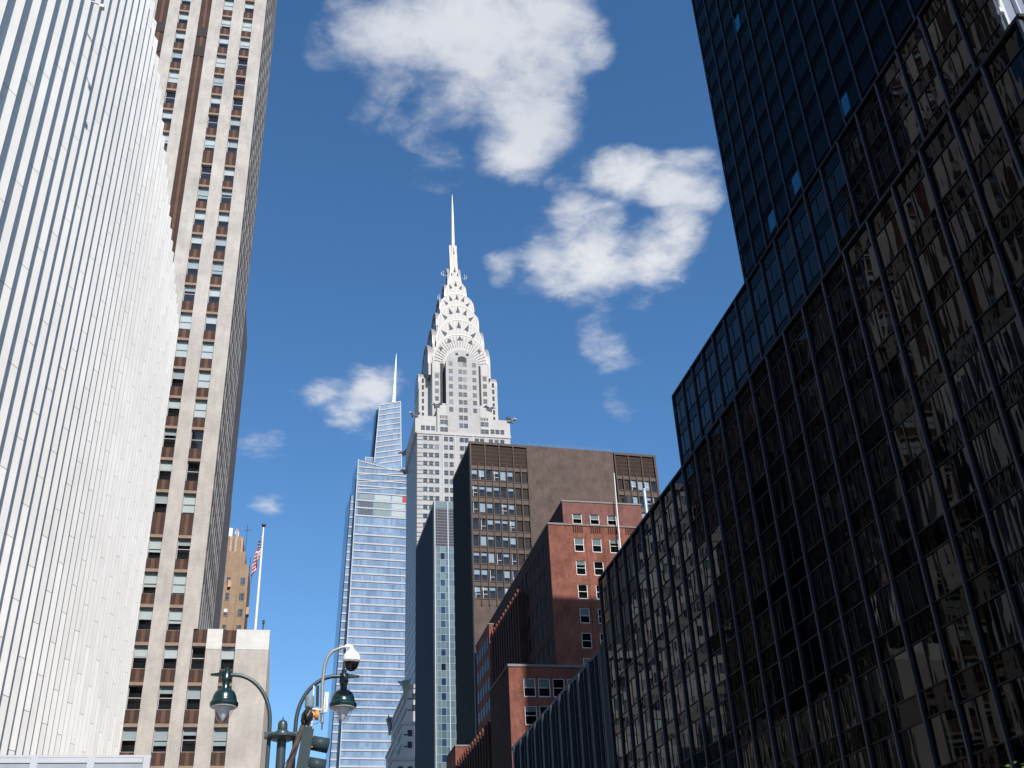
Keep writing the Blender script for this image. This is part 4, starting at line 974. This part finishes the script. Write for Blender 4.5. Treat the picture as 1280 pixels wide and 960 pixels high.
    m = MB(LOC); m.box(33.6, 33.85, 31.5, 31.75, 44.9, 45.2); m.tube([(33.72, 31.6, 45.1), (33.55, 31.35, 45.55), (33.3, 31.1, 45.6)], .07, 8); m.lathe((33.3, 31.1, 45.3), [(.12, 0), (.2, .05), (.2, .3), (.1, .38)], 12)
    m.build('wall_fixture', plain('white fixture', (.7, .7, .7), .5), root)
black_building()

# ================================================================== RIBBED BLOCK
def ribbed():
    LOC = Vector((27.8, 112, 0))
    root = thing('ribbed_dark_block', 'low dark slate block with close vertical ribs beside the black glass building', 'building', LOC)
    rib = plain('slate rib', (.036, .042, .060), .5, .15, .6); gls = dark_glass('ribbed window glass', (.003, .004, .006), 1.45, .35, (1, 1, .4), 1.0)
    X, y0, y1, H = 27.8, 89.95, 133.6, 30.2
    m = MB(LOC); m.box(X + .1, 70, y0, y1, 0, H - .35); m.build('core', plain('black core', (.006, .006, .007)), root)
    m = MB(LOC); m.box(X - .12, 70, y0 + .01, y1, H - .34, H); m.build('roof_edge', plain('black transom', (.02, .021, .026)), root)
    n = 32; b = (y1 - y0 - 1.6) / n; y = y0 + 1.6
    m = MB(LOC); m.box(X - .35, X + .09, y0 - .02, y0 + 1.5, 0, H - .1)
    for j in range(6): m.box(X - .42, X - .351, y0 + .05 + j * .25, y0 + .16 + j * .25, 0, H - .12)
    m.build('corner_pier', rib, root)
    for k in range(n):
        yy = y + k * b; w = .5 if k % 3 == 0 else .22; d = .38 if k % 3 == 0 else .2
        m = MB(LOC); m.box(X - d, X + .09, yy, yy + w, 0, H - .34); m.build('rib', rib, root)
        wb = MB(LOC)
        for j in range(9):
            zb = H - .5 - j * 3.3
            if zb < 3.3: break
            t = random.gauss(0, .004); wb.quad((X + .06 + t, yy + w, zb - 3.2), (X + .06 + t, yy + w, zb - .12), (X + .06 - t, yy + b, zb - .12), (X + .06 - t, yy + b, zb - 3.2))
        wb.build('window_strip', gls, root)
    m = MB(LOC)
    for j in range(9): m.box(X - .04, X + .08, y0 + 1.5, y1, H - .62 - j * 3.3, H - .5 - j * 3.3)
    m.build('transom', plain('black transom', (.02, .021, .026)), root)
ribbed()

# ================================================================== FLAGPOLE WITH FLAG
t = thing('white_flagpole', 'tall white flagpole with a dark ball top on the pale low roof', 'flagpole', (-2.95, 93, 30.4))
m = MB(); m.tube([(0, 0, 0), (0, 0, 5), (0, 0, 10.6)], [.13, .11, .07], 12); m.lathe((0, 0, 0), [(.28, 0), (.28, .15), (.16, .35)], 14); m.build('pole', plain('white pole', (.7, .69, .68), .45), t)
m = MB(); m.lathe((0, 0, 10.6), [(.05, 0), (.16, .1), (.2, .22), (.16, .34), (.03, .42)], 14); m.build('ball_finial', plain('dark bronze ball', (.05, .035, .03), .4), t)
def flag():
    root = MB(); nu, nv = 14, 26; vs = []; fs = []; me_mat = []
    H, Wd = 3.6, 1.15
    for j in range(nv + 1):
        for i in range(nu + 1):
            s = i / nu; tt = j / nv
            # limp cloth: hangs down from the halyard, gathered in folds
            drop = s * (1.6 + .9 * tt); x = -.10 - Wd * s * (.35 + .5 * tt) * .75 + .10 * math.sin(s * 11 + tt * 4); yy = .24 * math.sin(s * 13 + tt * 2.2) * (.4 + s) - .1
            vs.append((x, yy, -H * .62 * tt - drop))
    quads = []
    for j in range(nv):
        for i in range(nu): quads.append((j, i))
    m = MB(); red, white, bluec = 0, 1, 2
    m.v = vs
    for j, i in quads:
        a = j * (nu + 1) + i; m.f.append([a, a + 1, a + nu + 2, a + nu + 1]); m.sm.append(True)
        stripe = j // 2; k = 0 if stripe % 2 == 0 else 1
        if j < 14 and i < nu * .42: k = 2 if (i + j) % 3 or i % 2 else 1
        m.mi.append(k)
    mats = [plain('flag red', (.45, .03, .05), .8, .15, 3), plain('flag white', (.70, .68, .68), .8, .1, 3), plain('flag blue', (.03, .05, .16), .8, .15, 3)]
    o = m.build('flag', mats); o.location = (-3.0, 93, 40.1); sol = o.modifiers.new('thickness', 'SOLIDIFY'); sol.thickness = .012
    tag(o, 'limp red white and blue striped flag hanging from the white flagpole', 'flag')
flag()

# ================================================================== SIDEWALK SHED (bottom left)
def shed():
    root = thing('sidewalk_shed', 'grey parapet of framed panels on a sidewalk shed at the bottom left corner', 'sidewalk shed', (-6.5, 24, 0))
    pan = plain('blue grey panel', (.26, .28, .32), .6, .1, .8); fr = plain('pale grey batten', (.40, .41, .44), .5, .08, 1); stl = plain('galvanised post', (.35, .36, .38), .5, .1, 2)
    zt = 6.62; x1 = 3.78; pitch = 1.09
    n = 6
    for k in range(n):
        xb = x1 - k * pitch
        bx('panel', pan, root, xb - pitch + .07, xb - .07, -.03, .03, zt - 1.1, zt - .10)
        bx('batten', fr, root, xb - .07, xb + .07, -.07, .05, zt - 1.2, zt)
    bx('rail', fr, root, x1 - n * pitch, x1 + .075, -.055, .045, zt + .001, zt + .05); m = MB(); m.box(x1 - n * pitch, x1 - .08, -.05, .04, zt - .099, zt - .002); m.build('rail', fr, root)
    bx('deck', plain('plywood deck', (.25, .18, .11)), root, x1 - n * pitch, x1 + .05, -.1, 18, zt - 1.5, zt - 1.21)
    for x in (x1 - .1, x1 - 3.2, x1 - 6.2):
        for y in (.1, 6, 12, 17.6): m = MB(); m.tube([(x, y, .14), (x, y, zt - 1.5)], .07, 10); m.build('post', stl, root)
shed()

# ================================================================== TWIN STREET LAMP
def at(u, v, Y):
    d = ray(u, v); return EYE + d * ((Y) / d.y)
def street_lamp():
    base = Vector((-.02, 21, 0)); root = thing('twin_street_lamp', 'dark green twin arm street lamp with bell shaped heads and clear teardrop globes', 'street lamp', base)
    grn = plain('lamp post green paint', (.030, .047, .053), .38, .12, 3); dg = plain('glossy dark green', (.003, .021, .021), .25, .08, 3, spec=.7)
    def P(x, z, y=0): return (x + .02, y, z)
    m = MB(); m.lathe((0, 0, .14), [(.28, 0), (.28, .5), (.2, .8), (.13, 1.1), (.10, 2.5), (.09, 5.3), (.09, 5.45), (.13, 5.5), (.15, 5.55), (.15, 5.6), (.09, 5.66)], 16)
    m.build('post', grn, root)
    m = MB(); m.lathe((0, 0, 5.6), [(.085, 0), (.085, .7)], 12); m.build('upper_post', grn, root)
    m = MB(); m.lathe((0, 0, 6.30), [(.09, 0), (.16, .01), (.27, .05), (.29, .06), (.29, .10), (.16, .105), (.15, .16), (.10, .20), (.10, .205), (.085, .21), (.085, .215), (.09, .22), (.09, .31), (.075, .36), (.035, .39), (.012, .395), (.012, .44)], 20)
    for s in (-1, 1): m.box(s * .215 - .11, s * .215 + .11, -.12, .12, 6.36, 6.45)
    m.build('collar', grn, root)
    for s in (-1, 1):
        m = MB(); pth = [(s * .235, 0, 5.3), (s * .235, 0, 6.4), (s * .24, 0, 6.62)]
        for i in range(13): a = math.pi / 2 * i / 12; pth.append((s * (.24 + .74 * (1 - math.cos(a)) * .98), 0, 6.62 + .91 * math.sin(a)))
        pth += [(s * 1.12, 0, 7.53)]
        m.tube(pth, [.038] * len(pth), 12); m.build('arm', grn, root)
        m = MB(); c = (s * 1.105, 0, 0)
        m.lathe((c[0], 0, 7.26), [(.025, 0), (.03, .05), (.075, .10), (.075, .13), (.10, .17), (.085, .19), (.085, .32), (.05, .33), (.05, .40), (.035, .40)], 16)
        m.prism([(c[0] + s * .08, -.05, 7.50), (c[0] + s * .30, -.02, 7.53), (c[0] + s * .30, -.02, 7.545), (c[0] + s * .08, -.05, 7.57)], (0, .1, 0)); m.box(c[0] - .12, c[0] + .12, -.03, .03, 7.505, 7.56)
        hd = m.build('arm_fitting', dg, root)
        m = MB(); m.lathe((c[0], 0, 6.93), [(.25, 0), (.262, .02), (.262, .07), (.235, .10), (.232, .13), (.222, .135), (.215, .19), (.185, .26), (.13, .315), (.075, .335), (.07, .345), (.065, .42), (.05, .43)], 28); m.build('lamp_head', dg, root)
        g = MB(); g.lathe((c[0], 0, 6.60), [(.012, 0), (.05, .02), (.10, .085), (.145, .17), (.18, .26), (.195, .335)], 24)
        G = see_glass('clear globe', (.90, .92, .94), 1.6); gl = g.build('globe', G, root)
        r = MB(); r.lathe((c[0], 0, 6.64), [(.015, 0.04), (.04, .07), (.085, .14), (.125, .22), (.15, .295)], 20); r.build('reflector', plain('frosted reflector', (.62, .61, .63), .35, .12, 6), gl)
        r = MB(); r.lathe((c[0], 0, 6.915), [(.17, 0), (.24, .0), (.24, .014), (.17, .014)], 24); r.build('globe_ring', plain('pale ring', (.55, .55, .55), .5), gl)
street_lamp()

# ================================================================== TRAFFIC SIGNAL ON ITS MAST
def traffic_signal():
    b = Vector((.05, 20.2, 0)); root = thing('traffic_signal', 'dark green traffic signal with two visored lights on a leaning mast arm beside the lamp', 'traffic light', b)
    grn = plain('signal green', (.028, .043, .047), .45, .12, 3); rust = plain('rusty brown mast', (.085, .06, .05), .6, .3, 4); blk = plain('black lens hood', (.012, .013, .014), .5)
    m = MB(); m.tube([(-1.2, 1.2, .14), (-.75, .75, 3.0), (.08, .02, 5.66), (.20, .0, 6.1), (.33, 0, 6.52)], [.10, .09, .062, .05, .045], 12); m.build('mast_arm', rust, root)
    # housing: a three section box leaning with the picture of the mast
    ax = Vector((.115, 0, 1)).normalized()
    o = Vector((.255, -.08, 5.15))
    def pl(x, y, h): return o + Vector((x, y, 0)) + ax * h
    m = MB(); pts = [(-.10, -.13), (.10, -.13), (.10, .13), (-.10, .13)]
    m.prism([pl(x, y, 0) for x, y in pts], ax * 1.16); m.prism([pl(x * .7, y * .7, 1.16) for x, y in pts], ax * .05); m.build('housing', grn, root)
    for k in range(3):
        c = pl(.10, 0, .20 + k * .37)
        d = Vector((1, .12, -.16)).normalized(); m = MB(); m.tube([c - d * .01, c + d * .30], [.125, .132], 20, cap=False); v = m.build('visor', grn, root); sd = v.modifiers.new('thickness', 'SOLIDIFY'); sd.thickness = .008
        m = MB(); m.tube([c + d * .01, c + d * .04], [.115, .115], 20); m.build('lens', blk, v)
        m = MB()
        for q in range(4): a = math.pi / 4 + q * math.pi / 2; m.lathe(c + Vector((.005, 0, 0)) + Vector((0, math.cos(a), math.sin(a))) * .125 - Vector((0, 0, .012)), [(.012, 0), (.012, .024)], 8)
        m.build('bolt', plain('orange bolt', (.5, .22, .04), .5), v)
    m = MB(); m.lathe((.385, 0, 6.70), [(.055, 0), (.075, .02), (.08, .05), (.08, .20), (.07, .24), (.02, .255)], 16); m.tube([(.34, 0, 6.5), (.375, 0, 6.72)], .05, 10); m.build('junction_cap', plain('grey junction box', (.16, .20, .22), .5, .1, 4), root)
    m = MB(); m.tube([(.33, -.05, 6.66), (.28, -.08, 6.58), (.27, -.06, 6.46), (.33, -.03, 6.42), (.40, -.04, 6.5), (.42, -.02, 6.62)], .028, 8); m.tube([(.38, -.06, 6.72), (.32, -.1, 6.6), (.36, -.08, 6.48), (.40, -.06, 6.55)], .03, 8); m.tube([(.44, 0, 6.62), (.41, -.03, 6.5), (.37, -.02, 6.4)], .035, 8); m.build('cable_loom', blk, root)
    m = MB(); m.tube([(.20, -.1, 6.03), (.02, -.1, 5.72), (-.08, -.1, 5.55)], .008, 6); m.build('guy_wire', blk, root)
traffic_signal()

# ================================================================== CAMERA, RADIO PANELS, BEACON
def camera_unit():
    b = Vector((.66, 20.4, 0)); root = thing('dome_camera', 'white dome security camera hanging from a curved grey pole above the right lamp head', 'security camera', (b.x, b.y, 6.2))
    z0 = 6.2; pole = plain('galvanised tube', (.30, .29, .29), .35, .12, 5, metal=.4); wh = plain('white camera shell', (.74, .74, .75), .4, .05, 3)
    m = MB(); pth = [(.03, 0, .30), (.01, 0, .6), (.0, 0, 1.0), (.02, 0, 1.35), (.07, 0, 1.52), (.16, 0, 1.64), (.30, 0, 1.70), (.42, 0, 1.735)]
    m.tube(pth, .032, 12); m.build('pole', pole, root)
    m = MB(); m.tube([(.40, 0, 1.732), (.47, 0, 1.745), (.515, 0, 1.72), (.525, 0, 1.64)], [.036, .04, .042, .045], 12); m.build('neck', wh, root)
    m = MB(); m.lathe((.525, 0, 1.44), [(.15, 0), (.165, .015), (.168, .06), (.15, .13), (.10, .19), (.06, .215), (.05, .24)], 28); m.build('shell', wh, root)
    m = MB(); m.lathe((.525, 0, 1.26), [(.02, 0), (.07, .02), (.115, .07), (.135, .13), (.138, .18)], 24); d = m.build('dome', dark_glass('smoked dome', (.004, .004, .005), 1.5, 0), root)
    m = MB(); m.lathe((.525, 0, 1.425), [(.12, 0), (.152, .0), (.152, .014), (.12, .014)], 24); m.build('trim_ring', plain('grey trim', (.3, .3, .3), .5), root)
    gmk = plain('green print', (.35, .62, .48), .5)
    m = MB(); m.tube([(-.22, 0, .55), (.05, 0, .52)], .035, 10); m.box(-.01, .05, -.04, .04, .47, .57); m.build('bracket', plain('galvanised bracket', (.25, .25, .26), .4, .1, 5, metal=.4), root)
    for i, dx in enumerate((.01, .045, .075)):
        m = MB(); m.box(.525 + dx, .525 + dx + .02, -.156, -.150, 1.50, 1.545); m.build('marking', gmk, root)
camera_unit()
def radio(name, label, x, y, z, w, d, h, mat, lean=0, slots=0):
    t = thing(name, label, 'antenna', (x, y, z)); m = MB(); m.prism([(-w / 2, -d / 2, 0), (w / 2, -d / 2, 0), (w / 2, d / 2, 0), (-w / 2, d / 2, 0)], (lean, 0, h)); m.build('panel', mat, t)
    if slots:
        m = MB()
        for k in range(slots): m.box(-w * .12, w * .12, -d / 2 - .006, -d / 2 + .002, .05 + k * (h - .1) / slots, .05 + (k + .5) * (h - .1) / slots)
        m.build('slot', plain('slot grey', (.2, .2, .2)), t)
    m = MB(); m.box(-w * .3, w * .3, d / 2, d / 2 + .06, h * .3, h * .55); m.build('clamp', plain('galvanised bracket', (.42, .42, .43)), t)
radio('radio_panel', 'flat white radio panel on the right of the camera pole', .735, 20.4, 6.70, .07, .04, .36, plain('white radome', (.66, .66, .64), .5), .015, 5)
radio('radio_panel', 'narrow black radio panel just left of the camera pole', .585, 20.4, 6.80, .055, .05, .38, plain('black radome', (.02, .022, .026), .5), -.01)
t = thing('whip_antenna', 'thin white whip antenna rising between signal and camera pole', 'antenna', (.50, 20.4, 6.35)); m = MB(); m.tube([(0, 0, 0), (0, 0, .25), (.005, 0, .83)], [.022, .018, .012], 8); m.build('rod', plain('white radome', (.66, .66, .64), .5), t); m = MB(); m.lathe((0, 0, -.02), [(.03, 0), (.035, .03), (.03, .12)], 10); m.build('base', plain('white radome', (.66, .66, .64), .5), t)
t = thing('whip_antenna', 'short dark rod antenna hanging below the camera pole', 'antenna', (.69, 20.4, 6.38)); m = MB(); m.tube([(0, 0, 0), (.005, 0, .34)], [.014, .02], 8); m.build('rod', plain('brown rod', (.12, .09, .08), .5), t); m = MB(); m.lathe((.005, 0, .33), [(.02, 0), (.03, .02), (.03, .06)], 10); m.build('base', plain('black radome', (.02, .022, .026), .5), t)
t = thing('orange_beacon', 'small orange drum shaped beacon beside the signal cables', 'beacon', (.54, 20.35, 6.63))
om = plain('orange plastic', (.75, .24, .015), .4, .1, 5)
m = MB(); m.tube([(-.09, 0, .012), (-.085, 0, .012), (-.045, 0, .0), (-.02, 0, 0)], [.062, .078, .07, .05], 16); m.tube([(.0, 0, 0), (.02, 0, 0), (.07, 0, -.01), (.078, 0, -.01)], [.05, .085, .095, .075], 16); m.build('drum', om, t)
m = MB(); m.tube([(-.022, 0, 0), (.002, 0, 0)], [.037, .037], 14); m.build('waist', plain('pale waist', (.6, .5, .35), .5), t)
t = thing('drop_cable', 'thin cable looping down from the camera pole past the orange beacon', 'cable', (.6, 20.35, 6.4)); m = MB(); m.tube([(-.12, 0, .08), (-.07, 0, .06), (-.0, 0, .08), (.05, 0, .14), (.08, 0, .22), (.085, 0, .32)], .006, 6); m.build('wire', plain('blue grey wire', (.08, .1, .15), .5), t)

# ================================================================== STREET TREE (its top shows at the lower right corner)
def tree():
    x, y = 25.0, 34.2; root = thing('street_tree', 'green leafy treetop at the bottom right corner in front of the black glass', 'tree', (x, y, .14))
    bark = plain('bark', (.10, .075, .055), .9, .3, 3, bump=.5); M = Mat('leaf'); ge = M.n('ShaderNodeNewGeometry'); M.col(M.ramp(ge.outputs['Random Per Island'], [(0, (.025, .06, .012)), (.6, (.06, .12, .025)), (1, (.11, .18, .05))])); M.b.inputs['Roughness'].default_value = .55
    rnd = random.Random(8); m = MB(); m.tube([(0, 0, 0), (.05, 0, 1.5), (-.03, .05, 3.2), (.05, 0, 5), (0, 0, 6.6)], [.17, .14, .12, .08, .03], 10)
    tips = []
    for k in range(11):
        z = 2.9 + k * .36; a = k * 2.4; L = 1.5 - abs(k - 4) * .10; e = (math.cos(a) * L, math.sin(a) * L, z + .9); m.tube([(0, 0, z), (e[0] * .5, e[1] * .5, z + .35), e], [.06, .04, .015], 6); tips.append(e)
    m.build('trunk', bark, root)
    c = MB()
    lumps = tips + [(0, 0, 7.6), (.5, -.3, 7.7), (-.5, .2, 7.35), (.9, .3, 7.8), (.2, .6, 7.7), (-1.0, .6, 7.25)]
    for (lx, ly, lz) in lumps:
        for i in range(150):
            v = Vector((rnd.gauss(0, 1), rnd.gauss(0, 1), rnd.gauss(0, .8))).normalized() * (rnd.random() ** .4) * .85
            p = Vector((lx, ly, lz)) + v; n = Vector((rnd.gauss(0, 1), rnd.gauss(0, 1), rnd.gauss(.5, 1))).normalized(); a = n.cross(Vector((.3, .2, 1))).normalized(); b = n.cross(a); s = rnd.uniform(.06, .11)
            c.add([p - a * s, p - b * s * .55, p + a * s, p + b * s * .55], [(0, 1, 2, 3)])
    c.build('crown', M.m, root)
tree()
